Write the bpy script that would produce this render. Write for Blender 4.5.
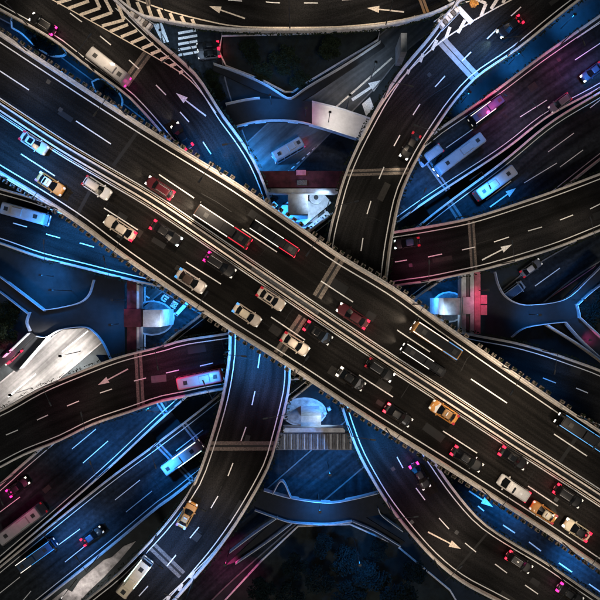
import bpy, bmesh, math, random
from mathutils import Vector
rnd = random.Random(7)
S = bpy.context.scene
for o in list(bpy.data.objects): bpy.data.objects.remove(o)
COL = S.collection
# ------------------------------------------------------------------ camera, sky, moon
CZ = 117.0                                   # drone height; ground is z = 0
cam = bpy.data.cameras.new('drone_camera'); cam.lens = 36; cam.sensor_width = 36; cam.clip_end = 6000
co = bpy.data.objects.new('drone_camera', cam); COL.objects.link(co); co.location = (0, 0, CZ); S.camera = co
W = bpy.data.worlds.new('World'); S.world = W; W.use_nodes = True
nt = W.node_tree; bg = nt.nodes['Background']
sky = nt.nodes.new('ShaderNodeTexSky'); sky.sky_type = 'NISHITA'; sky.sun_disc = False
sky.sun_elevation = math.radians(4); sky.sun_rotation = math.radians(200)
nt.links.new(sky.outputs[0], bg.inputs[0]); bg.inputs[1].default_value = 0.022
sun = bpy.data.lights.new('moon', 'SUN'); sun.energy = 0.30; sun.angle = math.radians(8); sun.color = (1, .93, .85)
so = bpy.data.objects.new('moon', sun); COL.objects.link(so); so.rotation_euler = (math.radians(25), 0, math.radians(20))
so.location = (0, 0, 200)
S.view_settings.view_transform = 'Standard'; S.view_settings.look = 'None'; S.view_settings.exposure = 1.25
S.view_settings.gamma = 1
LAMP = 1.0                                   # common factor on every lamp
# levels
ZG, ZR, ZH, ZE, ZB, ZM = 0.0, 5.0, 8.5, 15.0, 23.0, 30.0
def P(px, py, z): d = (CZ - z) / 600.0; return Vector(((px-300)*d, (300-py)*d, z))

# ------------------------------------------------------------------ materials
MATS = {}
def mat(name, col, rough=.7, metal=0., var=.25, scale=1.2, emit=None, es=1., bump=0., spec=.4, coat=0., streak=None, stain=0.):
    if name in MATS: return MATS[name]
    m = bpy.data.materials.new(name); m.use_nodes = True; t = m.node_tree; b = t.nodes['Principled BSDF']
    b.inputs['Roughness'].default_value = rough; b.inputs['Metallic'].default_value = metal
    b.inputs['Specular IOR Level'].default_value = spec; b.inputs['Coat Weight'].default_value = coat
    N = t.nodes.new; L = t.links.new
    geo = N('ShaderNodeNewGeometry')
    n1 = N('ShaderNodeTexNoise'); n1.inputs['Scale'].default_value = scale; n1.inputs['Detail'].default_value = 6
    n1.inputs['Roughness'].default_value = .65; L(geo.outputs['Position'], n1.inputs['Vector'])
    mr = N('ShaderNodeMapRange'); mr.inputs[1].default_value = .3; mr.inputs[2].default_value = .7
    mr.inputs[3].default_value = 1-var; mr.inputs[4].default_value = 1+var; L(n1.outputs[0], mr.inputs[0])
    cur = mr.outputs[0]
    if stain:
        n2 = N('ShaderNodeTexNoise'); n2.inputs['Scale'].default_value = .09; n2.inputs['Detail'].default_value = 5
        L(geo.outputs['Position'], n2.inputs['Vector'])
        m2 = N('ShaderNodeMapRange'); m2.inputs[1].default_value = .35; m2.inputs[2].default_value = .68
        m2.inputs[3].default_value = 1-stain; m2.inputs[4].default_value = 1+stain; L(n2.outputs[0], m2.inputs[0])
        mm = N('ShaderNodeMath'); mm.operation = 'MULTIPLY'; L(cur, mm.inputs[0]); L(m2.outputs[0], mm.inputs[1]); cur = mm.outputs[0]
    if streak:
        uv = N('ShaderNodeUVMap'); mp = N('ShaderNodeMapping'); mp.inputs['Scale'].default_value = streak
        L(uv.outputs[0], mp.inputs[0]); n3 = N('ShaderNodeTexNoise'); n3.inputs['Scale'].default_value = 1; n3.inputs['Detail'].default_value = 5
        L(mp.outputs[0], n3.inputs['Vector']); m3 = N('ShaderNodeMapRange'); m3.inputs[1].default_value = .3; m3.inputs[2].default_value = .7
        m3.inputs[3].default_value = .45; m3.inputs[4].default_value = 1.7; L(n3.outputs[0], m3.inputs[0])
        mm = N('ShaderNodeMath'); mm.operation = 'MULTIPLY'; L(cur, mm.inputs[0]); L(m3.outputs[0], mm.inputs[1]); cur = mm.outputs[0]
    vm = N('ShaderNodeVectorMath'); vm.operation = 'SCALE'; vm.inputs[0].default_value = col; L(cur, vm.inputs['Scale'])
    L(vm.outputs[0], b.inputs['Base Color'])
    if bump:
        n4 = N('ShaderNodeTexNoise'); n4.inputs['Scale'].default_value = 9; n4.inputs['Detail'].default_value = 4
        L(geo.outputs['Position'], n4.inputs['Vector'])
        bp = N('ShaderNodeBump'); bp.inputs['Strength'].default_value = bump; bp.inputs['Distance'].default_value = .05
        L(n4.outputs[0], bp.inputs['Height']); L(bp.outputs[0], b.inputs['Normal'])
    if emit:
        b.inputs['Emission Color'].default_value = (*emit, 1); b.inputs['Emission Strength'].default_value = es
    MATS[name] = m; return m
ASPH = mat('asphalt', (.0105,.0095,.0088), .8, var=.6, scale=5.5, bump=.35, spec=.07, streak=(.03,1.4,1), stain=.6)
ASPHR = mat('asphalt_ramp', (.0125,.0120,.0120), .8, var=.6, scale=5, bump=.35, spec=.07, streak=(.05,.9,1), stain=.6)
ASPHL = mat('asphalt_low', (.017,.020,.023), .82, var=.45, scale=1.4, bump=.25, spec=.07, streak=(.05,.9,1), stain=.45)  # bluish tint put into the colour to deepen blue light on low roads
CONC = mat('pale_concrete', (.70,.63,.56), .85, var=.34, scale=2.5, bump=.2, stain=.15)
CONCR = mat('ramp_concrete', (.74,.69,.65), .85, var=.28, scale=2.2, bump=.2, stain=.2)
CONCD = mat('grimy_concrete', (.14,.135,.135), .9, var=.3, scale=1.2, bump=.3, stain=.25)
GIRD = mat('girder_concrete', (.10,.097,.095), .9, var=.2, scale=.8)
JOINT = mat('joint_concrete', (.15,.125,.105), .9, var=.7, scale=4, stain=.4)
JGAP = mat('joint_rubber', (.006,.006,.006), .7)
PAINT = mat('road_paint', (.78,.76,.73), .75, var=.42, scale=6)
YPAINT = mat('warm_road_paint', (.78,.67,.54), .75, var=.42, scale=5)
GROUND = mat('ground_dark', (.016,.020,.022), .95, var=.5, scale=.35, bump=.4, stain=.4)
PAVE = mat('footway_paving', (.05,.052,.055), .9, var=.35, scale=1.5, bump=.2, stain=.3)
DECKD = mat('footbridge_deck', (.012,.013,.015), .85, var=.3, scale=1.0, bump=.1, stain=.3)
RAIL = mat('painted_rail', (.55,.58,.62), .5, var=.25, scale=1.5)
STEEL = mat('galvanised_steel', (.34,.34,.35), .6, metal=.2)
POLEM = mat('pole_paint', (.05,.05,.052), .6)
DARKST = mat('dark_steel', (.03,.03,.03), .5, metal=.3)
PIERW = mat('pier_white_paint', (.62,.64,.66), .8, var=.3, scale=1.0, bump=.2, stain=.25)
PIERR = mat('pier_red_paint', (.085,.018,.03), .8, var=.6, scale=.9, bump=.2, stain=.3)
PIERP = mat('pier_pink_paint', (.62,.20,.27), .8, var=.35, scale=1.0, bump=.2, stain=.25)
RIBS = mat('slab_grey', (.22,.23,.26), .85, var=.5, scale=1.6, bump=.3, stain=.3)
LEAF = mat('leaf', (.016,.024,.013), .8, var=.5, scale=1.2, spec=.1)
LEAFB = mat('leaf_blueish', (.008,.017,.017), .8, var=.5, scale=1.2, spec=.1)
BARK = mat('bark', (.06,.045,.035), .9)
PLBOX = mat('planter_box', (.20,.16,.13), .85, var=.35, scale=2)
GLASS = mat('dark_glass', (.006,.007,.009), .18, spec=.35)
TYRE = mat('tyre', (.015,.015,.015), .9)
RIM = mat('wheel_rim', (.4,.4,.42), .3, metal=.8)
HEADL = mat('headlight_lit', (.9,.9,.85), .3, emit=(1,.93,.8), es=3)
HEADB = mat('headlight_cool', (.9,.9,.9), .3, emit=(.7,1,.95), es=5)
TAILL = mat('taillight_lit', (.4,.01,.02), .3, emit=(1,.012,.045), es=1.3)
TAILM = mat('taillight_magenta', (.4,.01,.1), .3, emit=(1,.02,.25), es=1.3)
STRW = mat('trail_glow_white', (.8,.8,.78), .3, emit=(1,.88,.74), es=.6)  # glow colours for strips that stand for light trails, reused on some car lamps
STRR = mat('trail_glow_red', (.5,.02,.04), .3, emit=(1,.02,.06), es=.45)
STRB = mat('trail_glow_blue', (.1,.3,.6), .3, emit=(.06,.32,.75), es=.35)
STRT = mat('trail_glow_teal', (.5,.8,.75), .3, emit=(.65,1,.88), es=1.6)
def paintm(n, c, metal=.1, rough=.48): return mat('car_paint_'+n, c, rough, metal=metal, var=.10, scale=1.5, coat=.15, spec=.4)
CP = dict(silver=paintm('silver',(.55,.50,.46),.3), beige=paintm('beige',(.62,.53,.44),.15), white=paintm('white',(.74,.72,.70)),
    orange=paintm('orange',(.62,.27,.06)), black=mat('car_paint_black',(.006,.006,.007),.45,var=.06,scale=.8,coat=.08,spec=.25), brown=paintm('brown',(.06,.035,.025)),
    darkred=paintm('darkred',(.09,.008,.015)), crimson=paintm('crimson',(.22,.012,.04)), blue=paintm('blue',(.02,.05,.10)), grey=paintm('grey',(.12,.12,.13)),
    cream=paintm('cream',(.72,.62,.45)), pink=paintm('pink',(.62,.16,.22)), paleblue=paintm('paleblue',(.30,.36,.44)), dullwhite=paintm('dullwhite',(.36,.35,.35)), amber=paintm('amber',(.35,.19,.07)))

# ------------------------------------------------------------------ helpers
def link(name, me, parent=None, loc=None, rz=None):
    o = bpy.data.objects.new(name, me); COL.objects.link(o)
    if parent: o.parent = parent
    if loc is not None: o.location = loc
    if rz is not None: o.rotation_euler = (0, 0, rz)
    return o
def tag(o, label=None, cat=None, group=None, kind=None):
    if label: o['label'] = label
    if cat: o['category'] = cat
    if group: o['group'] = group
    if kind: o['kind'] = kind
    return o
def mesh(name, vs, fs, m, smooth=False, uvs=None):
    me = bpy.data.meshes.new(name); me.from_pydata([tuple(v) for v in vs], [], fs); me.materials.append(m)
    if uvs:
        ul = me.uv_layers.new(name='UVMap')
        for lp in me.loops: ul.data[lp.index].uv = uvs[lp.vertex_index]
    if smooth: me.shade_smooth()
    me.update(); return me
class MB:
    def __init__(s): s.v = []; s.f = []
    def box(s, c, d, rz=0, taper=1.0):
        b = len(s.v); cs, sn = math.cos(rz), math.sin(rz)
        for k in (-1, 1):
            t = 1 if k < 0 else taper
            for i, j in ((-1,-1),(1,-1),(1,1),(-1,1)):
                x, y = i*d[0]/2*t, j*d[1]/2*t
                s.v.append((c[0]+x*cs-y*sn, c[1]+x*sn+y*cs, c[2]+k*d[2]/2))
        s.f += [tuple(b+q for q in f) for f in ((3,2,1,0),(4,5,6,7),(0,1,5,4),(1,2,6,5),(2,3,7,6),(3,0,4,7))]; return s
    def prism(s, pts, z0, z1, top=None):
        b = len(s.v); n = len(pts); top = top or pts
        s.v += [(p[0], p[1], z0) for p in pts] + [(p[0], p[1], z1) for p in top]
        s.f += [tuple(reversed(range(b, b+n))), tuple(range(b+n, b+2*n))]
        s.f += [(b+i, b+(i+1)%n, b+n+(i+1)%n, b+n+i) for i in range(n)]; return s
    def tube(s, a, c, r0, r1=None, n=8):
        r1 = r1 or r0; a = Vector(a); c = Vector(c); d = (c-a).normalized()
        u = d.orthogonal().normalized(); w = d.cross(u); b = len(s.v)
        for q, r in ((a, r0), (c, r1)):
            for i in range(n):
                t = 2*math.pi*i/n; s.v.append(tuple(q + u*math.cos(t)*r + w*math.sin(t)*r))
        s.f += [(b+i, b+(i+1)%n, b+n+(i+1)%n, b+n+i) for i in range(n)]
        s.f += [tuple(reversed(range(b, b+n))), tuple(range(b+n, b+2*n))]; return s
    def me(s, name, m, smooth=False): return mesh(name, s.v, s.f, m, smooth)
    def build(s, name, m, parent=None, smooth=False): return link(name, s.me(name, m, smooth), parent)
def cr(pts, n):                              # Catmull-Rom resampled to n points evenly by length
    pts = [Vector(p) for p in pts]
    if len(pts) == 2: return [pts[0].lerp(pts[1], i/(n-1)) for i in range(n)]
    q = [pts[0]*2-pts[1]] + pts + [pts[-1]*2-pts[-2]]; out = []
    for i in range(1, len(q)-2):
        for k in range(12):
            t = k/12; a, b, c, d = q[i-1], q[i], q[i+1], q[i+2]
            out.append(.5*((2*b)+(c-a)*t+(2*a-5*b+4*c-d)*t*t+(3*b-a-3*c+d)*t*t*t))
    out.append(pts[-1]); L = [0]
    for i in range(1, len(out)): L.append(L[-1]+(out[i]-out[i-1]).length)
    res = []; j = 0
    for i in range(n):
        s = L[-1]*i/(n-1)
        while j < len(L)-2 and L[j+1] < s: j += 1
        t = (s-L[j])/max(L[j+1]-L[j], 1e-9); res.append(out[j].lerp(out[j+1], min(max(t,0),1)))
    return res
def pathn(path):                             # plan normals (pointing left of travel)
    ns = []
    for i in range(len(path)):
        d = path[min(i+1, len(path)-1)] - path[max(i-1, 0)]; d.z = 0; d.normalize(); ns.append(Vector((-d.y, d.x, 0)))
    return ns
def sweep(path, prof, m, name, parent=None, closed=True, smooth=False):   # prof: (offset to the left, dz)
    ns = pathn(path); v = []; f = []; k = len(prof)
    for p, n in zip(path, ns):
        for o, z in prof: v.append(p + n*o + Vector((0, 0, z)))
    for i in range(len(path)-1):
        for j in range(k if closed else k-1):
            a = i*k+j; b = i*k+(j+1) % k; f.append((a, b, b+k, a+k))
    if closed: f += [tuple(range(k)), tuple(reversed(range(len(v)-k, len(v))))]
    uvs = None
    return link(name, mesh(name, v, f, m, smooth), parent)
def offset(path, d): return [p + n*d for p, n in zip(path, pathn(path))]
def strip(path, w, dz, m, name, parent): return sweep(path, [(w/2, dz), (-w/2, dz)], m, name, parent, closed=False)
FOOT = []                                    # plan outlines of lower roads, for keeping piers off them
def road(name, L, R, z, m, label, cat='road', thick=1.9, pw=.36, ph=.9, pm=None, step=2.0, edge=.78, lw=.16, pl=True, pr=True, structure=True, trim=0):
    """deck between two traced edges (L is on the left of travel) with parapets and edge lines"""
    l0 = [P(x, y, z) for x, y in L]; r0 = [P(x, y, z) for x, y in R]
    n = max(8, int(sum((l0[i+1]-l0[i]).length for i in range(len(l0)-1))/step))
    l = cr(l0, n); r = cr(r0, n); root = link(name, None, loc=(0, 0, 0)); tag(root, label, cat, kind='structure')
    v = []; f = []; uv = []; s = 0; K = 9
    for i in range(n):
        if i: s += ((l[i]+r[i])/2-(l[i-1]+r[i-1])/2).length
        w = (l[i]-r[i]).length
        for k in range(K): v.append(l[i].lerp(r[i], k/(K-1))); uv.append((s, w*k/(K-1)))
    for i in range(n-1):
        for k in range(K-1): a = i*K+k; f.append((a, a+K, a+K+1, a+1))
    link('carriageway', mesh('carriageway', v, f, m, uvs=uv), root)
    if thick:
        v = []; f = []; prof = [(0,-.02),(0,-.55),(.2,-.7),(.3,-thick),(.7,-thick),(.8,-.7),(1,-.55),(1,-.02)]; K = len(prof)
        for i in range(n):
            for t, dz in prof: q = l[i].lerp(r[i], t); v.append((q.x, q.y, q.z+dz))
        for i in range(n-1):
            for k in range(K-1): a = i*K+k; f.append((a, a+1, a+K+1, a+K))
        f += [tuple(range(K)), tuple(reversed(range(len(v)-K, len(v))))]
        link('box_girder', mesh('box_girder', v, f, GIRD), root)
    pm = pm or CONCR
    for path, sg, on in ((l, 1, pl), (r, -1, pr)):
        if not on: continue
        sweep(path, [(sg*pw/2, -.1), (-sg*pw/2*1.25, 0), (-sg*pw/2, ph*.45), (-sg*pw/2*.8, ph), (sg*pw/2, ph)], pm, 'parapet', root)
        if ph > .6:                            # steel top rail standing a little inside the outer face
            sweep(offset(path, sg*(-pw*.1)), [(.035, ph+.22), (-.035, ph+.22), (-.035, ph+.28), (.035, ph+.28)], CONC, 'hand_rail', root)
        if edge: strip(offset(path, -sg*edge), lw, .012, PAINT, 'edge_line', root)
    return root, l, r
def quad_mark(root, name, pts, z, m, dz=.012):
    v = [P(x, y, z)+Vector((0, 0, dz)) for x, y in pts]; return link(name, mesh(name, v, [tuple(range(len(v)))], m), root)
def dash(root, a, b, z, w=.16, m=None, name='lane_dash', dz=.012):
    A = P(*a, z); B = P(*b, z); d = (B-A).normalized(); n = Vector((-d.y, d.x, 0))*w/2; u = Vector((0, 0, dz))
    return link(name, mesh(name, [A+n+u, A-n+u, B-n+u, B+n+u], [(0,1,2,3)], m or PAINT), root)
def arrow(root, a, b, z, m=None, w=.2, hw=.55, hl=1.9):      # shaft starts at a, head tip at b
    A = P(*a, z); B = P(*b, z); d = (B-A).normalized(); n = Vector((-d.y, d.x, 0)); C = B-d*hl; u = Vector((0, 0, .012))
    v = [A+n*w*.6+u, A-n*w*.6+u, C-n*w/2+u, C-n*hw+u, B+u, C+n*hw+u, C+n*w/2+u]
    return link('direction_arrow', mesh('direction_arrow', v, [(0,1,2,6),(2,3,4),(6,2,4),(6,4,5)], m or PAINT), root)
def joint(root, a, b, z, w=.55, gap=.35, m=None):
    A = P(*a, z); B = P(*b, z); d = (B-A).normalized(); n = Vector((-d.y, d.x, 0))
    for s in (-1, 1):
        c = n*s*(w/2+gap/2)
        for o in [mesh('joint_band', [A+c+n*w/2+Vector((0,0,.006)), A+c-n*w/2+Vector((0,0,.006)), B+c-n*w/2+Vector((0,0,.006)), B+c+n*w/2+Vector((0,0,.006))], [(0,1,2,3)], m or JOINT)]:
            link('joint_band', o, root)
    h = gap/2-.01
    link('joint_gap', mesh('joint_gap', [A+n*h+Vector((0,0,.007)), A-n*h+Vector((0,0,.007)), B-n*h+Vector((0,0,.007)), B+n*h+Vector((0,0,.007))], [(0,1,2,3)], JGAP), root)

# ------------------------------------------------------------------ ground
g = link('ground', mesh('ground', [(-3000,-3000,0),(3000,-3000,0),(3000,3000,0),(-3000,3000,0)], [(0,1,2,3)], GROUND)); tag(g, 'dark ground under the whole interchange', 'ground', kind='structure')

# main deck --------------------------------------------------------
NEp = [(-60,-6),(0,34),(53,69),(105,103),(160,138),(230,181),(270,208),(310,236),(340,257),(393,289),(440,323),(500,365),(560,406),(600,433),(660,474)]
SWp = [(-60,136),(0,173),(40,197),(80,223),(120,253),(160,281),(203,310),(230,328),(270,353),(310,379),(340,399),(380,425),(433,458),(493,496),(547,531),(600,567),(660,607)]
MID = [(-60,67),(0,107),(61,147),(110,176),(160,206),(251,268),(310,308),(380,355),(440,394),(510,440),(543,461),(600,498),(660,538)]
main, mL, mR = road('elevated_highway', NEp, SWp, ZM, ASPH, 'topmost four lane elevated highway running straight from upper left to lower right over everything', pw=.52, ph=.95, pm=CONC, edge=1.0, lw=.17, thick=2.2)
mid = cr([P(x, y, ZM) for x, y in MID], 60)
for s in (-1, 1):
    sweep(offset(mid, s*.42), [(.14,0),(.10,.85),(-.10,.85),(-.14,0)], CONC, 'median_barrier', main)
    strip(offset(mid, s*1.05), .17, .012, PAINT, 'edge_line', main)
    strip(offset(mid, s*.80), .07, .012, YPAINT, 'edge_line', main)
strip(mid, .56, .02, mat('median_gutter', (.03,.03,.032), .8, var=.4), 'median_gutter', main)
gr = MB(); dirm = (mid[34]-mid[28]).normalized(); ang = math.atan2(dirm.y, dirm.x)
for k in range(90):
    q = P(252, 268.6, ZM)+dirm*(k*.13); gr.box((q.x, q.y, ZM+.05), (.05, .5, .04), ang)
tag(gr.build('median_grating', STEEL, main), kind='stuff')
for a, b in (((0,71),(29,90)),((76,121),(111,144)),((159,174.5),(194,198)),((242,229),(277,252)),((321,281),(353,302)),((397,330),(430,352)),((471,379),(507,403)),((554,434),(587,456))):
    dash(main, a, b, ZM, .17)
for a, b in (((21,154),(55,176)),((104,208),(138,230)),((186,262),(221,284)),((271,317),(305,340)),((359,375),(393,397)),((443,431),(477,453)),((528,486),(558,506)),((-50,107),(-24,124))):
    dash(main, a, b, ZM, .17)
joint(main, (340,259), (317,297), ZM); joint(main, (303,317), (278,354), ZM)
for a, b in (((141,127),(113,166)),((100,172),(76,217)),((585,425),(560,462))):
    dash(main, a, b, ZM, .5, JGAP, 'joint_gap', .008)

# ramp B (upper left down to lower left), ramp C (upper right down to lower right), ramp A across the top
BL = [(-70,-28),(0,10),(53,40),(83,63),(112,84),(131,99),(160,131),(192,172),(214,220),(226,275),(230,329),(230,353),(225,388),(217,420),(205,458),(195,483),(179,507),(158,533),(120,572),(88,598),(50,630)]
BR = [(100,-14),(132,17),(157,41),(185,65),(201,82),(222,115),(241,141),(257,168),(271,205),(284,255),(291,310),(291,345),(290,368),(289,388),(283,415),(275,445),(267,469),(243,512),(219,547),(195,576),(168,606),(140,632)]
rb, bL, bR = road('curved_ramp', BR, BL, ZB, ASPHR, 'curving two lane ramp from the upper left, under the topmost highway, to the lower left corner', pw=.34, pl=True)
CL = [(470,-10),(447,15),(428,40),(401,72),(383,99),(367,128),(355,152),(344,179),(335,211),(328,243),(324,285),(325,330),(331,368),(341,403),(348,425),(357,449),(367,469),(385,499),(407,528),(433,557),(460,579),(493,597),(560,632)]
CR = [(640,-45),(579,0),(552,21),(515,51),(477,77),(456,99),(440,121),(424,146),(412,168),(400,196),(392,233),(387,267),(384,305),(387,345),(395,385),(410,425),(434,462),(456,493),(480,520),(507,539),(547,563),(597,597),(650,630)]
rc, cL, cR = road('curved_ramp', CR, CL, ZB, ASPHR, 'curving two lane ramp from the upper right, under the topmost highway, to the lower right corner', pw=.34)
AT = [(-40,-110),(100,-75),(200,-50),(300,-40),(400,-48),(500,-75),(640,-130)]
AB = [(95,-20),(137,14),(165,22),(200,28),(240,31.5),(290,32),(340,31),(385,27),(420,19),(447,8),(500,-20)]
ra, aT, aB = road('top_ramp', AT, AB, ZB+.03, ASPHR, 'wide curving road along the top edge joining both curved ramps', pw=.34, edge=.0)
for pts, z in (([(51,-1),(105,29),(160,60),(185,76),(201,92),(216,113)], ZB), ):
    strip(cr([P(x, y, z) for x, y in pts], 30), .16, .013, YPAINT, 'gore_line', rb)
strip(cr([P(x, y, ZB+.03) for x, y in [(132,-2),(165,10),(203,20),(240,26.5),(300,27.5),(350,26),(400,20),(443,9),(470,1)]], 40), .2, .014, YPAINT, 'edge_line', ra)
strip(cr([P(x, y, ZB) for x, y in [(520,-5),(473,21),(438,44),(403,77),(380,107),(362,140)]], 30), .2, .013, YPAINT, 'gore_line', rc)
strip(cr([P(x, y, ZB) for x, y in [(150,612),(180,585),(210,556),(232,528)]], 20), .16, .013, YPAINT, 'gore_line', rb)
# gore plates that close the wedge between top road and ramps
def gore(name, pts, root, z=ZB+.035): quad_mark(root, name, pts, z, ASPHR, 0)
gore('gore_paving', [(20,-60),(134,-60),(160,-40),(175,-20),(163,21),(134,14),(60,-10)], ra)
gore('gore_paving', [(440,-30),(540,-60),(520,-8),(474,18),(452,20),(444,12)], ra)
for pts in ([(57,3),(71,-1)],[(68,8.5),(89,1)],[(80,15),(100,8),(95,-3)],[(91,20),(112,12.5),(104,-3)],[(102,26),(124,20),(115,-3)],
            [(110,31.5),(128,24.5)],[(121,37),(137,30.5)],[(131,43),(145,37)],[(142,48.5),(153.5,43.5)],[(151,54),(161,50)],[(160.5,59.5),(169,57)],[(170,66),(176,64)],[(179,73),(183,71.5)],
            [(127,-2),(131,12)],[(137,2),(142.5,14)],[(148,6),(152,17.5)],[(158,9),(163.5,21)],[(170,13),(174.5,23)],[(181,16),(185,24)],[(192,19),(194.5,25)]):
    for i in range(len(pts)-1): dash(ra, pts[i], pts[i+1], ZB+.035, .5, YPAINT, 'chevron_bar', .016+.003*i)
for pts in ([(498,-2),(491,9)],[(474,-2),(486,3.5),(481,16)],[(465,20),(458,33)],[(450,27),(446,38)],[(437,40),(432,50)],[(423,54),(420,62)],[(409,70),(407,74)],[(506,-6),(503,3)],
            [(194,571),(190,578)],[(182,584),(179,591)],[(170,595),(167,601)]):
    for i in range(len(pts)-1): dash(rc if pts[0][1] < 300 else rb, pts[i], pts[i+1], ZB+.035, .5, YPAINT, 'chevron_bar', .016+.003*i)
dash(rc, (449,-2), (472,23), ZB+.04, .85, PAINT, 'gore_band', .02)
dash(rc, (443,13), (431,34), ZB+.04, .35, PAINT, 'gore_band', .022)
dash(ra, (414,16.5), (421,18), ZB+.04, .3, YPAINT, 'chevron_bar')
for r_, z, ds in ((rb, ZB, [((70,13),(82,22)),((100,36),(111,45)),((129,60),(139,69)),((156,85),(166,95)),((180,112),(189,122)),((203,142),(211,154)),((260,354),(258,368)),((255,391),(252,405)),((246,427),(241,441)),((233,463),(228,476)),((218,496),(211,508)),((199,527),(190,538)),((176,555),(167,566)),((148,586),(139,596))]),
                  (rc, ZB, [((521,7),(511,16)),((497,29),(487,39)),((471,52),(462,61)),((445,76),(435,87)),((420,104),(413,115)),((400,135),(394,146)),((384,167),(379,179)),((371,201),(367,214)),((363,238),(361,251)),((397,457),(403,468)),((416,488),(425,500)),((439,518),(449,529)),((465,543),(476,552)),((495,564),(507,573)),((525,585),(538,594)),((527,557),(516,549))][:-1]),
                  (ra, ZB+.03, [((228,0),(242,1)),((266,2),(280,3)),((304,3),(318,3)),((342,0),(356,-1))])):
    for a, b in ds: dash(r_, a, b, z, .17)
arrow(ra, (245,18.5), (209,6), ZB+.03, YPAINT); arrow(ra, (404,12), (367,8), ZB+.03, YPAINT)
arrow(rb, (206,116), (176,93), ZB); arrow(rc, (428,532), (461,549), ZB, YPAINT)
joint(rb, (147,54), (125,84), ZB, m=JOINT); joint(rb, (208,446), (275,446), ZB); joint(rb, (152,546), (182,575), ZB)
joint(rc, (441,40), (475,77), ZB, .75, .15, mat('joint_bright', (.30,.28,.27), .9, var=.3)); joint(rc, (347,173), (409,171), ZB, .4, .25)
joint(ra, (421,-2), (428,17), ZB+.03, .4, .15, mat('joint_orange', (.40,.22,.10), .9)); joint(ra, (147,-3), (149,6), ZB+.04, .3, .1)
dash(rc, (490,530), (452,575), ZB, .35, JGAP, 'joint_gap', .008)

# ramps E (left to right, bulging down) and F (left to right, bulging up)
EU = [(-60,172),(0,189),(35,199),(60,208),(120,228),(200,243),(300,247),(397,232),(428,227),(460,221),(483,215),(520,203),(555,191),(600,174),(660,150)]
EL = [(-60,224),(0,243),(40,257),(80,267),(120,277),(160,286),(230,298),(310,300),(393,286),(428,281),(460,274.5),(485,269),(520,259),(560,246),(600,230),(660,205)]
re_, eL, eR = road('curved_underpass_ramp', EU, EL, ZE, ASPHR, 'curving ramp passing below the topmost highway from the left edge to the right edge above centre', pw=.34)
FU = [(-60,436),(0,411),(40,389),(80,372),(120,357),(160,347),(185,340),(225,334),(300,322),(400,322),(483,337),(515,343),(547,352),(573,361),(600,371),(660,398)]
FL = [(-60,498),(0,467),(27,453),(60,440),(93,424),(131,411),(160,401),(185,396),(220,389),(300,378),(400,378),(470,392),(540,407),(600,430),(660,458)]
rf, fL, fR = road('curved_underpass_ramp', FU, FL, ZE, ASPHR, 'curving ramp passing below the topmost highway from the lower left edge to the right edge below centre', pw=.34)
for r_, ds in ((re_, [((395,262),(407,260)),((428,257),(442,254)),((462,250),(475,247)),((494,242),(509,237)),((528,231),(542,227)),((560,220),(573,215)),((590,209),(602,203)),((13,223),(27,227)),((46,234),(60,238)),((80,243),(94,247))]),
               (rf, [((200,366),(213,363)),((166,373),(179,370)),((134,381),(146,378)),((100,393),(112,389)),((67,406),(79,401)),((37,420),(48,415)),((6,435),(18,430)),((543,378),(556,383)),((576,388),(588,393))])):
    for a, b in ds: dash(r_, a, b, ZE, .17)
arrow(re_, (482,260), (512,244.5), ZE); arrow(rf, (128,369), (98,385), ZE, mat('pinkish_paint', (.74,.5,.54), .7, var=.25))
joint(re_, (471,221), (474,270), ZE, .4, .35); joint(rf, (138,353), (141,407), ZE, .5, .3)
quad_mark(rf, 'asphalt_patch', [(151,376),(166,374.5),(166.5,381.5),(151.5,383)], ZE, mat('patch_grey', (.10,.10,.10), .9), .009)

# lower diagonal highway: two carriageways
HAL = [(-60,535),(0,485),(27,461),(100,399),(173,337),(200,316),(310,231),(425,141),(440,129),(493,93),(541,57),(600,16),(660,-28)]
HAR = [(-60,612),(0,562),(100,476),(178,404),(290,311),(400,220),(500,153),(547,117),(600,88),(660,50)]
ha, haL, haR = road('lower_highway', HAL, HAR, ZH, ASPHL, 'lower diagonal highway carriageway on the upper left side of the split median', pw=.34, ph=.9, pm=CONCR, edge=.8, lw=.14)
HBL = [(-60,618),(0,567),(100,486),(160,441),(218,396),(320,310),(426,220),(500,164),(550,123),(600,92.5),(660,56)]
HBR = [(-60,683),(43,600),(107,549),(160,505),(183,488),(290,400),(310,384),(414,299),(432,286),(520,222),(600,159),(660,115)]
hb, hbL, hbR = road('lower_highway', HBL, HBR, ZH, ASPHL, 'lower diagonal highway carriageway on the lower right side of the split median', pw=.34, ph=.9, pm=CONCR, edge=.8, lw=.14)
for a, b in (((446,148),(473,129)),((520,117),(547,100)),((575,60),(602,42)),((72,449),(96,429)),((83,463),(108,441)),((0,512),(20,497)),((474,135),(500,118))[:0] or ((600,23),(577,38))):
    dash(ha, a, b, ZH, .14)
for a, b in (((115,500),(140,480)),((126,512),(152,491)),((53,549),(80,529)),((65,562),(90,542)),((0,593),(20,577)),((20,604),(31,591)),((176,451),(203,430)),((548,152),(574,133)),((560,167),(583,150)),((524,183),(557,163)),((486,200),(511,181)),((585,75),(602,65))[:0] or ((590,108),(604,97))):
    dash(hb, a, b, ZH, .14)
arrow(hb, (490,207), (516,188), ZH, hw=.6)
joint(ha, (425,158), (448,190), ZH, .35, .3, RIBS); joint(hb, (449,202), (462,222), ZH, .45, .35, CONCD)
joint(ha, (138,370), (166,414), ZH, .35, .3, RIBS); joint(hb, (158,445), (192,480), ZH, .35, .3, RIBS); joint(hb, (184,424), (206,452), ZH, .35, .3, RIBS)

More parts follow.
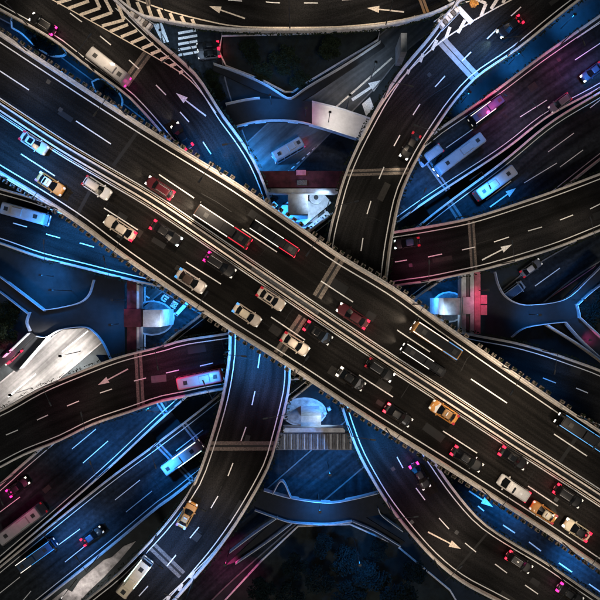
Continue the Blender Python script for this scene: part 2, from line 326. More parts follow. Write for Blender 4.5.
# ground roads -----------------------------------------------------
def groundroad(L, R, label, m=ASPHL, z=.12, kerb=True):
    l = cr([P(x, y, z) for x, y in L], 60); r = cr([P(x, y, z) for x, y in R], 60)
    root = link('street', None); tag(root, label, 'road', kind='structure'); v = []; f = []; uv = []; s = 0
    for i in range(60):
        if i: s += (l[i]-l[i-1]).length
        v += [l[i], r[i]]; uv += [(s, 0), (s, (l[i]-r[i]).length)]
    f = [(2*i, 2*i+2, 2*i+3, 2*i+1) for i in range(59)]
    link('carriageway', mesh('carriageway', v, f, m, uvs=uv), root)
    if kerb:
        sweep(offset(l, .12), [(.12,-.12),(-.12,-.12),(-.12,.13),(.12,.13)], CONCD, 'kerb', root)
        sweep(offset(r, -.12), [(.12,-.12),(-.12,-.12),(-.12,.13),(.12,.13)], CONCD, 'kerb', root)
    return root
LIT = mat('lit_road', (.07,.068,.066), .85, var=.2, scale=1.2, streak=(.05,.9,1), stain=.15)  # road colour lightened to carry the glare on the lit street
NW1 = groundroad([(470,-50),(385,30),(330,72),(262,128),(190,200),(100,290),(30,357),(-60,430)], [(520,-20),(420,40),(372,92),(300,165),(232,238),(150,302),(100,345),(62,377),(-60,480)], 'street level road on the upper left side of the lower highway', LIT)
SE1 = groundroad([(660,165),(600,225),(520,275),(440,345),(340,425),(262,492),(195,548),(120,620)], [(690,220),(600,262),(545,302),(470,372),(370,462),(290,530),(225,588),(190,625)], 'street level road on the lower right side of the lower highway')
SLP = groundroad([(430,440),(470,476),(540,521),(600,562),(660,600)], [(420,480),(456,508),(500,548),(560,590),(640,640)], 'street surface seen between the topmost highway and the lower right ramp')
SNW = groundroad([(-60,-10),(20,30),(80,72),(150,125),(220,180)], [(-60,40),(0,70),(80,115),(150,160),(220,215)], 'street surface seen between the topmost highway and the upper left ramp')
XST = groundroad([(150,-40),(160,30),(172,80),(200,150)], [(215,-40),(222,30),(226,80),(250,150)], 'cross street with the zebra crossing near the top left')
WST = groundroad([(150,285),(235,335),(300,378)], [(145,350),(205,375),(260,410)], 'street surface with painted characters left of the centre', z=.10)
MST = groundroad([(262,205),(340,205),(340,260),(480,330)], [(262,140),(340,140),(400,240),(500,260)], 'street surface under the crossing right of the centre', z=.08, kerb=False)
BST = groundroad([(262,500),(262,452),(262,400)], [(372,500),(372,452),(345,400)], 'street surface under the crossing below the centre', z=.09, kerb=False)
for a, b in (((503,525),(515,533)),((529,542),(541,551)),((559,563),(572,572)),((589,584),(602,593)),((478,506),(484,511))): dash(SLP, a, b, .12, .24)
arrow(SLP, (469,491), (493,507), .12, hw=.7, hl=2.4, w=.25)
for k, y in enumerate((31,36.5,42,47.5,53)): quad_mark(XST, 'zebra_stripe', [(178,y+1),(197,y-2.2),(197.5,y+.2),(178.5,y+3.6)], .12, PAINT)
quad_mark(XST, 'white_hatching', [(153,24),(162,23),(169,42),(162,43)], .12, PAINT, .02)
for a, b in (((8,397),(36,374)),((62,352),(88,331)),((335,77),(372,49))): dash(NW1, a, b, .12, .2)
dash(NW1, (335,108), (392,58), .12, .35, YPAINT, 'edge_line')
arrow(NW1, (352,100), (382,80), .12, w=.5, hw=1.0, hl=2.6)
quad_mark(NW1, 'road_marking', [(362,104),(370,97),(374,108),(366,116)], .12, PAINT)
for a, b in (((535,286),(560,268)),): dash(SE1, a, b, .12, .16)
strip(cr([P(545,301,.12), P(600,263,.12)], 6), .16, .02, mat('magenta_paint', (.6,.22,.35), .7), 'edge_line', SE1)
for k in range(8): dash(NW1, (281+k*5.2, 178-k*4.6), (284+k*5.2, 175.4-k*4.6), .12, .22)
for k in range(5): dash(WST, (146+k*7, 296+k*4.3), (149.5+k*7, 298.2+k*4.3), .12, .3)
dash(WST, (176,315), (187,303), .12, .7, name='stop_line'); strip(cr([P(145,287,.12), P(145,350,.12)], 4), .28, .014, PAINT, 'edge_line', WST)
# two painted characters before the stop line
def glyph(root, ox, oy, strokes):
    for a, b in strokes:
        f = lambda p: (ox+p[0]*.84+p[1]*-.55, oy+p[0]*.55+p[1]*.84)
        dash(root, f(a), f(b), .12, .32, name='painted_character')
glyph(WST, 164, 295, [((0,0),(0,5)),((0,0),(5,0)),((0,5),(5,5)),((2,2.5),(5,2.5)),((5,-1),(5,1))])
glyph(WST, 173, 301, [((0,0),(6,0)),((0,2.5),(6,2.5)),((0,5),(6,5)),((1.5,0),(1.5,5)),((4.5,0),(4.5,5))])

# bed islands / kerbed lawns
def slab(name, pts, z0, z1, m, label, cat, kind='structure', smooth_n=None, edge=None):
    q = [P(x, y, z1) for x, y in pts]
    if smooth_n: q = cr(q+[q[0]], smooth_n)[:-1]
    root = link(name, None); tag(root, label, cat, kind=kind)
    area = sum(q[i].x*q[(i+1)%len(q)].y-q[(i+1)%len(q)].x*q[i].y for i in range(len(q)))
    if area < 0: q = q[::-1]
    MB().prism([(p.x, p.y) for p in q], z0, z1).build('bed' if edge else 'surface', m, root)
    if edge: sweep(q+[q[0]], [(.18,z0-z1),(-.12,z0-z1),(-.12,.12),(.18,.12)], edge, 'kerb', root)
    return root
SOIL = mat('dark_planting', (.010,.014,.012), .95, var=.6, scale=.8, bump=.6, stain=.3)
slab('planting_bed', [(12,28),(22,34),(36,47),(52,56),(66,54),(58,42),(40,26),(22,14),(12,16)], 0, .3, SOIL, 'dark kerbed planting bed between ramp and highway, upper left corner', 'planting bed', smooth_n=40, edge=CONCR)
slab('planting_bed', [(92,82),(100,79),(112,86),(122,98),(120,108),(108,101),(96,92)], 0, .3, SOIL, 'small kerbed planting bed between ramp and highway, nearer the centre', 'planting bed', smooth_n=30, edge=CONCR)
slab('lawn', [(222,36),(300,34),(380,30),(378,40),(308,82),(293,92),(285,92),(262,80),(226,66),(219,52)], 0, .25, SOIL, 'black lawn enclosed by the footbridge wall at the top centre', 'lawn', edge=CONCR)
slab('lawn', [(240,640),(225,600),(262,560),(298,526),(350,524),(395,544),(450,590),(480,640)], 0, .25, SOIL, 'dark wooded lawn at the bottom centre', 'lawn', edge=CONCR)

slab('lit_yard', [(30,625),(52,600),(66,589),(72,592),(80,580),(92,570),(104,560),(112,557),(124,546),(136,541),(120,560),(104,577),(88,592),(70,612),(60,630)], 0, .16, mat('lit_yard_pale', (.30,.28,.28), .85, var=.6, scale=.8, bump=.2, stain=.4), 'yard ground coloured pale for white light at the bottom left between highway and ramp', 'yard')  # pale ground patch; the white light is put into its colour

# ------------------------------------------------------------------ footbridge ring
fb = link('footbridge', None); tag(fb, 'dark ring shaped pedestrian footbridge weaving below the ramps with blue lit rails', 'footbridge', kind='structure')
def fdeck(pts, z=ZR, rails=(), dk=None):
    q = [P(x, y, z) for x, y in pts]
    area = sum(q[i].x*q[(i+1)%len(q)].y-q[(i+1)%len(q)].x*q[i].y for i in range(len(q)))
    if area < 0: q = q[::-1]
    MB().prism([(p.x, p.y) for p in q], z-.6, z).build('deck', dk or DECKD, fb)
def frail(pts, z=ZR, w=.15, h=1.0, m=None):
    p = cr([P(x, y, z) for x, y in pts], max(4, len(pts)*6))
    sweep(p, [(w/2,-.6),(-w/2,-.6),(-w/2,h*.55),(-w/4,h*.55),(-w/4,h),(w/2,h)], m or RAIL, 'rail', fb)
fdeck([(226,104),(260,98.5),(285,99),(293,99),(312,102),(312,126),(293,122),(260,122),(237,127)])
LITDK = mat('lit_footbridge_paving', (.50,.48,.46), .85, var=.12, scale=1.2, bump=.1)  # deck colour lightened where the footbridge is brightly lit
fdeck([(312,102),(340,109),(372,120),(366,143),(338,133),(312,126)], dk=LITDK)
frail([(226,105),(245,101),(260,99)]); frail([(237,127),(260,122),(293,122),(320,128),(358,140)]); frail([(312,102),(340,109),(370,119)], h=.6)
fdeck([(285,99),(260,92),(213,70),(213,64),(262,84),(286,96),(293,96),(308,86),(380,40),(385,46),(312,95),(300,102)], z=ZR-.05)
frail([(214,65),(240,74),(266,86),(286,98.5),(293,98.5),(308,88),(345,66),(380,43)], z=ZR)
fdeck([(28,322),(32,311),(45,310),(60,308),(80,303),(92,292),(96,277),(124,270),(125,365),(114,362),(103,342),(95,333),(85,328),(62,330),(48,338),(35,335)])
frail([(45,310),(60,308),(80,303),(90,295),(95,280)]); frail([(38,336),(48,337),(62,329.5),(85,327),(95,332),(104,343),(112,360)]); frail([(31,312),(28,322),(31,331)])
fdeck([(-20,262),(0,275),(45,310),(32,314),(0,291),(-20,279)], z=ZR-.06); frail([(-20,263),(0,276),(20,291),(46,311)]); frail([(-20,280),(0,291),(30,314)], w=.16)
fdeck([(32,330),(35,336),(8,360),(-4,372),(-10,366),(4,354)], z=ZR-.07); frail([(30,333),(5,357)], w=.16)
fdeck([(38,336),(48,336),(16,372),(8,366)], z=ZR-.08); frail([(50,336),(22,368)], w=.16)
fdeck([(462,262),(494,274),(501,292),(514,303),(530,305),(563,299),(576,304),(578,317),(563,322),(545,324),(527,327),(511,337),(505,352),(462,340)])
frail([(494,272),(497,284),(503,295),(514,302.5),(530,305),(563,299.5),(587,279),(605,261)]); frail([(511,337),(518,331),(527,327),(545,324),(564,322)]); frail([(575,304),(577,311),(578,318)])
fdeck([(563,299),(605,258),(615,266),(576,304)], z=ZR-.06); frail([(576,305),(590,292),(606,280)], w=.16)
fdeck([(563,322),(578,317),(612,352),(605,364)], z=ZR-.07); frail([(564,322),(580,340),(606,364)]); frail([(578,317),(592,330),(612,349)], w=.16)
frail([(546,325),(575,343),(603,363)], w=.3)
fdeck([(250,486),(264,489.5),(291,497),(327,501.5),(351,498.5),(375,492.5),(405,485),(405,510),(352,520),(327,523),(294,521.6),(277,518),(240,503)])
frail([(264,489.5),(291,497),(327,501.5),(351,498.5),(378,492)]); frail([(255,509),(277,517),(294,521.5),(327,523),(352,520)])
fdeck([(352,520),(362,515),(405,542),(398,548)], z=ZR-.06); frail([(353,520.5),(375,530),(400,545)]); frail([(378,508),(382,515),(402,530)], w=.16)
fdeck([(277,518),(290,521),(240,560),(225,566)], z=ZR-.07); frail([(278,516),(255,532),(230,551)], w=.16); frail([(293,521),(268,540),(236,562)], w=.16); frail([(273,493),(282,480),(291,497)], w=.2)
fdeck([(96,355),(125,355),(182,425),(262,480),(256,505),(165,452)], z=ZR-.1)
fdeck([(96,285),(124,285),(170,215),(245,125),(228,105),(150,190)], z=ZR-.1)
fdeck([(358,140),(372,120),(430,170),(494,262),(466,270),(420,200)], z=ZR-.1)
fdeck([(470,330),(505,345),(450,450),(400,510),(385,492),(430,440)], z=ZR-.1)
for x, y in ((60,318),(110,320),(275,110),(335,118),(540,314),(490,300),(310,512),(360,508),(112,285)):
    q = P(x, y, 2); MB().tube((q.x, q.y, 0), (q.x, q.y, ZR-.6), .45, n=12).build('column', CONCD, fb)

# ------------------------------------------------------------------ portal piers
def pier(label, parts):
    root = link('portal_pier', None); tag(root, label, 'pier')
    for nm, x0, y0, x1, y1, z0, z1, m in parts:
        a = P(x0, y0, z1); b = P(x1, y1, z1)
        MB().box(((a.x+b.x)/2, (a.y+b.y)/2, (z0+z1)/2), (abs(b.x-a.x), abs(b.y-a.y), z1-z0)).build(nm, m, root)
    return root
pn = pier('portal pier with dark red beam and white column near the top centre gap', [('crossbeam',255,171,350,187,9.5,12,PIERR),('ledge',262,188.5,338,192.5,9,11.6,PIERW),('column',288,192.5,308,214,0,9.8,PIERW),('column_base',282,205,318,222,0,1.2,PIERW),
    ('bearing_block',296,170,306,175,12,12.5,PIERP),('bearing_block',297,180,307,185,12,12.5,JOINT)])
ps = pier('portal pier with ribbed grey crossbeam and pale column in the bottom centre gap', [('crossbeam',276,433.5,352,450,9.5,12,RIBS),('ledge',283,428,345,432.5,9.5,12.1,PIERW),('column',301,416,321,428,0,10.5,PIERW)])
for k in range(34):
    q = P(278+k*2.2, 441.5, 12); MB().box((q.x, q.y, 12.1), (.16, 2.6, .3)).build('slat', CONCD if k % 3 else PIERW, ps)
pw_ = pier('portal pier with dark red beam and pale square column left of the centre', [('crossbeam',127,272,136,362,9.5,12,PIERR),('ledge',136.6,278,139.2,355,9.5,12.1,PIERW),('beam_collar',124,309,140.5,327,9.4,12.4,PIERR),('column',143,310,160,327,0,11.5,PIERW)])
pe = pier('portal pier with blue white and pink beams and pale column right of the centre', [('crossbeam',461.5,272,466,334,9.5,12,PIERW),('crossbeam',466.5,272,470,334,9.5,11.7,CONCD),('crossbeam',470.2,272,474,334,9.5,12,PIERW),('crossbeam',474.4,272,480.5,334,9.5,12,PIERP),('beam_collar',480.8,295,487,304,9.5,12.2,PIERP),('beam_collar',480.8,305,487,315,9.5,12.2,PIERP),('ledge',463,297,472,314,12,12.25,PIERW),('column',444,298,461,315,0,11.5,PIERW)])
# patches, sealed cracks and drains worn into the decks
PATCH = [mat('patch_dark', (.005,.005,.005), .7), mat('patch_mid', (.022,.020,.018), .9, var=.4, scale=2)]
prn = random.Random(31)
for root, l, r, z, n in ((main, mL, mR, ZM, 34), (rb, bL, bR, ZB, 20), (rc, cL, cR, ZB, 20), (re_, eL, eR, ZE, 14), (rf, fL, fR, ZE, 14), (ha, haL, haR, ZH, 14), (hb, hbL, hbR, ZH, 14)):
    for k in range(n):
        i = prn.randrange(2, len(l)-3); t = prn.uniform(.1, .9)
        if root is main and .4 < t < .6: t += .25
        A = l[i].lerp(r[i], t); d = (l[i+1]-l[i]).normalized(); nn = Vector((-d.y, d.x, 0)); kind = prn.random()
        if kind < .45: ln, wd, m_, nm = prn.uniform(2,6), prn.uniform(.05,.1), PATCH[0], 'sealed_crack'
        elif kind < .8: ln, wd, m_, nm = prn.uniform(1,3.5), prn.uniform(.6,1.3), PATCH[prn.randrange(2)], 'asphalt_patch'
        else: ln, wd, m_, nm = .6, .6, DARKST, 'drain_cover'
        if nm == 'sealed_crack' and prn.random() < .5: d, nn = nn, d
        zz = Vector((0, 0, .004+.0001*k)); bend = nn*prn.uniform(-.3,.3) if nm == 'sealed_crack' else nn*0
        v = [A+zz+nn*wd/2, A+zz-nn*wd/2, A+d*ln/2+bend+zz-nn*wd/2, A+d*ln+zz-nn*wd/2, A+d*ln+zz+nn*wd/2, A+d*ln/2+bend+zz+nn*wd/2]
        link(nm, mesh(nm, v, [(0,1,2,5),(5,2,3,4)], m_), root)
pier('pale pier head below the right part of the top road', [('column',401,33,407,52,9,15,PIERW)])
def island(cx, cy, rx, ry, label, m=PAVE):
    return slab('traffic_island', [(cx+rx*math.cos(t*math.pi/10), cy+ry*math.sin(t*math.pi/10)) for t in range(20)], 0, .25, m, label, 'traffic island', edge=RAIL)
BLUEP = mat('island_paving', (.12,.13,.14), .85, var=.5, scale=1.5, bump=.2, stain=.3)
island(152, 318, 22, 17, 'round kerbed island at the foot of the left pier', BLUEP); island(449, 307, 17, 15, 'round kerbed island at the foot of the right pier', BLUEP)
island(304, 412, 22, 14, 'round kerbed island at the foot of the bottom pier', mat('pale_island_paving', (.45,.46,.47), .85, var=.5, scale=1.2, bump=.2, stain=.4)); island(302, 214, 24, 14, 'round kerbed island at the foot of the top pier', BLUEP)
# kiosk-like utility block beside the top pier
ut = link('utility_cabin', None); tag(ut, 'white rounded utility cabin beside the top pier column', 'cabin')
q = P(313, 208, 3); MB().box((q.x, q.y, 1.6), (6.2, 2.6, 2.6), math.radians(40), .92).build('cabin_body', PIERW, ut)
MB().box((q.x, q.y, 3.0), (6.6, 3.0, .18), math.radians(40)).build('cabin_roof', PIERW, ut)
q2 = P(316, 198, 3); MB().tube((q2.x, q2.y, .2), (q2.x, q2.y, 3.6), 1.3, n=16).build('tank', PIERW, ut)
MB().tube((q2.x, q2.y, 3.6), (q2.x, q2.y, 3.8), .45, n=12).build('vent_cap', DARKST, ut)
for (a, b, lb) in (((309,229),(329,213),'white roofed shelter with thin edge right of the utility cabin'), ((266,213),(276,203),'small pale barrier left of the top pier')):
    A = P(*a, 3); B = P(*b, 3); c = (A+B)/2; an = math.atan2(B.y-A.y, B.x-A.x)
    s_ = link('shelter', None); tag(s_, lb, 'shelter')
    MB().box((c.x, c.y, 2.8), ((B-A).length, 1.1, .15), an).build('roof', PIERW, s_)
    for k in (-.4, .4): MB().tube((c.x+math.cos(an)*k*(B-A).length, c.y+math.sin(an)*k*(B-A).length, .1), (c.x+math.cos(an)*k*(B-A).length, c.y+math.sin(an)*k*(B-A).length, 2.7), .07).build('post', STEEL, s_)
for x, y, lb in ((325,413,'nearer'),(329,409,'farther')):
    q = P(x, y, .5); o = MB().box((q.x, q.y, .55), (.7,.7,1.0), .5, .8).build('barrier_block', PIERW); tag(o, 'small white plastic barrier block right of the bottom pier, %s one' % lb, 'barrier', 'barrier blocks by the bottom pier')

def leafclump(n, rx, ry, rz, s, seed, base=0):
    r = random.Random(seed); v = []; f = []
    for i in range(n):
        d = Vector((r.gauss(0,1), r.gauss(0,1), r.gauss(0,1))).normalized()*(r.random()**.4)
        c = Vector((d.x*rx, d.y*ry, base+d.z*rz)); a = Vector((r.gauss(0,1), r.gauss(0,1), r.gauss(0,.6))).normalized(); b = a.orthogonal().normalized()
        q = s*(.6+.8*r.random()); k = len(v); v += [c-a*q, c+b*q*.6, c+a*q, c-b*q*.6]; f.append((k, k+1, k+2, k+3))
    return v, f
# crash cushions at the two gore noses
for (x, y, an, lb) in ((134,17,-38,'pale stepped crash cushion at the left gore nose between the stripes'), (455,13,-140,'pale stepped crash cushion at the right gore nose by the bright band')):
    q = P(x, y, ZB); t = link('crash_cushion', None, loc=(q.x, q.y, ZB+.03), rz=math.radians(an)); tag(t, lb, 'crash cushion')
    for k in range(6): MB().box((k*.62, 0, .45), (.5, .75+.14*k, .85), 0, .9).build('cushion_bay', (CONC, JOINT, CONCR)[k % 3], t)
    for sd in (-1, 1): MB().box((1.6, sd*(.62+.12), .5), (4.2, .06, .35), sd*.11).build('guard_rail', RAIL, t)
    MB().box((-.35, 0, .5), (.25, .7, .8), 0, .9).build('nose_plate', YPAINT, t)
q = P(472.5, 5, ZB); t = link('flower_tub', None, loc=(q.x, q.y, ZB+.03)); tag(t, 'round orange flower tub at the top right gore chevrons', 'flower tub')
MB().tube((0,0,0), (0,0,.5), .5, .6, 14).build('tub', mat('orange_tub', (.5,.2,.05), .7), t)
link('flowers', mesh('flowers', *leafclump(60, .75, .75, .35, .16, 5, .7), mat('orange_flowers', (.7,.32,.06), .8)), t)

# hidden columns under the decks (kept off every lower carriageway)
def inside(p, poly):
    c = False
    for i in range(len(poly)):
        a, b = poly[i-1], poly[i]
        if (a.y > p.y) != (b.y > p.y) and p.x < (b.x-a.x)*(p.y-a.y)/(b.y-a.y)+a.x: c = not c
    return c
polys = {'B': (bL+bR[::-1], ZB), 'C': (cL+cR[::-1], ZB), 'E': (eL+eR[::-1], ZE), 'F': (fL+fR[::-1], ZE), 'HA': (haL+haR[::-1], ZH), 'HB': (hbL+hbR[::-1], ZH)}
def columns(l, r, z, every, r0, lab):
    k = 0
    for i in range(4, len(l)-4, every):
        c = (l[i]+r[i])/2
        if any(inside(c+Vector(d), pl) for pl, pz in polys.values() if pz < z-.5 for d in ((0,0,0),(1.5,0,0),(-1.5,0,0),(0,1.5,0),(0,-1.5,0))): continue
        an = math.atan2((l[i]-r[i]).y, (l[i]-r[i]).x)
        root = link('bridge_column', None, loc=(c.x, c.y, 0), rz=an); tag(root, lab, 'column', lab.replace('single', 'all'))
        MB().tube((0,0,0), (0,0,z-3.1), r0, n=14).build('shaft', GIRD, root, True)
        MB().box((0,0,z-2.6), (5.2,1.8,.9)).build('cap', GIRD, root)
columns(mL, mR, ZM, 12, 1.1, 'tall round concrete column under the topmost highway')
columns(bL, bR, ZB, 10, .8, 'round concrete column under the left curved ramp'); columns(cL, cR, ZB, 10, .8, 'round concrete column under the right curved ramp')
columns(eL, eR, ZE, 10, .8, 'round concrete column under the upper underpass ramp'); columns(fL, fR, ZE, 10, .8, 'round concrete column under the lower underpass ramp')
columns(haL, haR, ZH, 14, .8, 'short column under the upper left carriageway'); columns(hbL, hbR, ZH, 14, .8, 'short column under the lower right carriageway')

# ------------------------------------------------------------------ plants
pbm = MB().box((0,0,0), (.62,.42,.4), 0, 1.1).me('planter_box', PLBOX)
shr = [mesh('shrub', *leafclump(22, .26, .2, .2, .12, k, .28), LEAF) for k in range(4)]
def planters(path, side, off, n, label, group, z):
    pp = cr(path, n); ns = pathn(pp)
    for i, (p, nn) in enumerate(zip(pp, ns)):
        d = (CZ-p.z)/600; ix, iy = 300+p.x/d, 300-p.y/d
        if not (-12 < ix < 612 and -12 < iy < 612) or rnd.random() < .06: continue
        q = p+nn*side*off; t = link('planter', None, loc=(q.x, q.y, z+.62), rz=math.atan2(-nn.x, nn.y)+rnd.uniform(-.05,.05))
        tag(t, label, 'planter', group); link('box', pbm, t); s = link('shrub', shr[rnd.randrange(4)], t); s.rotation_euler = (0,0,rnd.random()*6); s.scale = [rnd.uniform(.8,1.3)]*3
planters(mL, 1, .62, 106, 'small trough planter with a shrub hung outside the upper right parapet of the topmost highway', 'planters along the upper right parapet', ZM)
planters(mR, -1, .62, 106, 'small trough planter with a shrub hung outside the lower left parapet of the topmost highway', 'planters along the lower left parapet', ZM)
def hedge(path, side, z, label, n, off=.5):
    pp = cr(path, n); ns = pathn(pp); v = []; f = []
    for i, (p, nn) in enumerate(zip(pp, ns)):
        if rnd.random() < .15: continue
        c = p+nn*side*(off+rnd.uniform(-.05,.1)); a, b = leafclump(8, .3, .2, .2, .14, i, .45)
        k = len(v); v += [x+Vector((c.x, c.y, z)) for x in a]; f += [tuple(q+k for q in g_) for g_ in b]
    o = link('trailing_shrubs', mesh('trailing_shrubs', v, f, LEAF)); tag(o, label, 'shrubs', kind='stuff')
hedge(bR, -1, ZB, 'row of trailing shrubs outside the left ramp, outer side', 300); hedge(bL, 1, ZB, 'row of trailing shrubs outside the left ramp, inner side', 300)
hedge(cR, -1, ZB, 'row of trailing shrubs outside the right ramp, inner side', 300); hedge(cL, 1, ZB, 'row of trailing shrubs outside the right ramp, outer side', 300)
hedge(aB, -1, ZB, 'row of trailing shrubs outside the top road', 200)
hedge(eL, 1, ZE, 'row of trailing shrubs above the upper underpass ramp', 260); hedge(eR, -1, ZE, 'row of trailing shrubs below the upper underpass ramp', 260)
hedge(fL, 1, ZE, 'row of trailing shrubs above the lower underpass ramp', 260); hedge(fR, -1, ZE, 'row of trailing shrubs below the lower underpass ramp', 260)
hedge(haL, 1, ZH, 'row of trailing shrubs along the upper left carriageway', 200, .4)
crowns = []
for k in range(4):
    v = []; f = []; r = random.Random(50+k)
    for c in range(26):
        th = r.random()*6.28; rr = 2.3*math.sqrt(r.random()); cz = 4.2+1.7*r.random()*(1-rr/3.4)
        a, b = leafclump(95, .95, .95, .6, .20, k*99+c); q = len(v)
        v += [x+Vector((rr*math.cos(th), rr*math.sin(th), cz)) for x in a]; f += [tuple(z_+q for z_ in g_) for g_ in b]
    crowns.append(v and (v, f))
cme = {(k, m.name): mesh('crown', *crowns[k], m) for k in range(4) for m in (LEAF, LEAFB)}
tm = MB(); tm.tube((0,0,0), (.1,.05,3.2), .2, .12)
for k in range(6): tm.tube((.1,.05,2.4+.15*k), (1.5*math.cos(k*1.05), 1.5*math.sin(k*1.05), 4.4), .09, .04, 6)
tme = tm.me('trunk', BARK)
def tree(px, py, s, label, group, m=LEAF):
    label = label % TN.pop(0)
    q = P(px, py, 4*s); t = link('tree', None, loc=(q.x, q.y, 0), rz=rnd.random()*6.28); t.scale = (s, s, s*rnd.uniform(.8,1.05))
    tag(t, label, 'tree', group); link('trunk', tme, t); link('crown', cme[(rnd.randrange(4), m.name)], t)
TN = ['in the middle of the', 'right of the middle in the', 'left of the middle in the', 'far right in the', 'at the frame edge of the', 'upper left in the', 'rightmost of the', 'topmost of the', 'upper right in the', 'bottom left of the', 'leftmost of the',
    'left', 'central', 'right', 'lowest', 'inner left', 'larger', 'smaller', 'middle', 'upper', 'lower', 'upper', 'lower', 'middle large', 'left', 'right', 'first', 'second']
for x, y, s in ((345,560,1.1),(372,578,1.2),(320,582,1.0),(398,596,1.2),(350,598,1.1),(296,566,.9),(415,572,.9),(322,545,.8),(378,552,.8),(290,598,1.0),(262,590,.9)): tree(x, y, s, 'dark broadleaf tree %s bottom centre grove', 'grove on the bottom lawn', LEAFB)
for x, y, s in ((250,52,.9),(285,60,1.0),(330,48,.9),(300,80,.7),(262,72,.7)): tree(x, y, s, '%s dark broadleaf tree on the black lawn at the top centre', 'trees on the top lawn')
for x, y, s in ((216,92,.75),(212,78,.6)): tree(x, y, s, '%s of the small trees beside the upper left ramp below the zebra crossing', 'trees below the zebra crossing')
for x, y, s in ((592,312,.9),(600,288,.9),(588,330,.6)): tree(x, y, s, '%s blue lit tree at the right edge beside the footbridge', 'trees at the right edge', LEAFB)
for x, y, s in ((10,312,1.0),(4,335,.9)): tree(x, y, s, '%s dark tree at the left edge between the footbridge stairs', 'trees at the left edge')
for x, y, s in ((40,42,.55),(30,30,.5),(52,50,.45),(104,92,.5),(112,98,.4)): tree(x, y, s, '%s low dark tree in a kerbed bed between ramp and highway', 'trees in the upper left beds', LEAFB)

# ------------------------------------------------------------------ vehicles
def outline(L, Wd, r, n=5, nose=.9):
    pts = []
    for cx, cy, a0 in ((L/2-r, Wd/2-r, 0), (-L/2+r, Wd/2-r, 90), (-L/2+r, -Wd/2+r, 180), (L/2-r, -Wd/2+r, 270)):
        for k in range(n+1):
            a = math.radians(a0+90*k/n); pts.append((cx+r*math.cos(a), cy+r*math.sin(a)))
    return pts
def shell(levels):                           # levels: (L, W, r, z, xshift) -> smooth stacked shell
    v = []; f = []; K = 0
    for i, (L, Wd, r, z, xs) in enumerate(levels):
        o = outline(L, Wd, r); K = len(o); v += [(x+xs, y, z) for x, y in o]
        if i: f += [((i-1)*K+k, (i-1)*K+(k+1)%K, i*K+(k+1)%K, i*K+k) for k in range(K)]
    f += [tuple(reversed(range(K))), tuple(range(len(v)-K, len(v)))]
    return v, f
MC = {}
def cached(key, fn):
    if key not in MC: MC[key] = fn()
    return MC[key]
def box_me(name, m, c, d, taper=1.0): return cached((name, m.name, c, d), lambda: MB().box(c, d, 0, taper).me(name, m))
def quad_me(name, m, v, f=((0,1,2,3),)): return cached((name, m.name, tuple(v)), lambda: mesh(name, v, list(f), m))
def wheel(t, x, y, r=.32, w=.22):
    o = link('wheel', cached(('wheel', r), lambda: MB().tube((0,-w/2,0), (0,w/2,0), r, n=16).me('wheel', TYRE)), t, (x, y, r))
    link('rim', cached(('rim', r), lambda: MB().tube((0,-w/2-.01,0), (0,w/2+.01,0), r*.62, n=10).me('rim', RIM)), o)
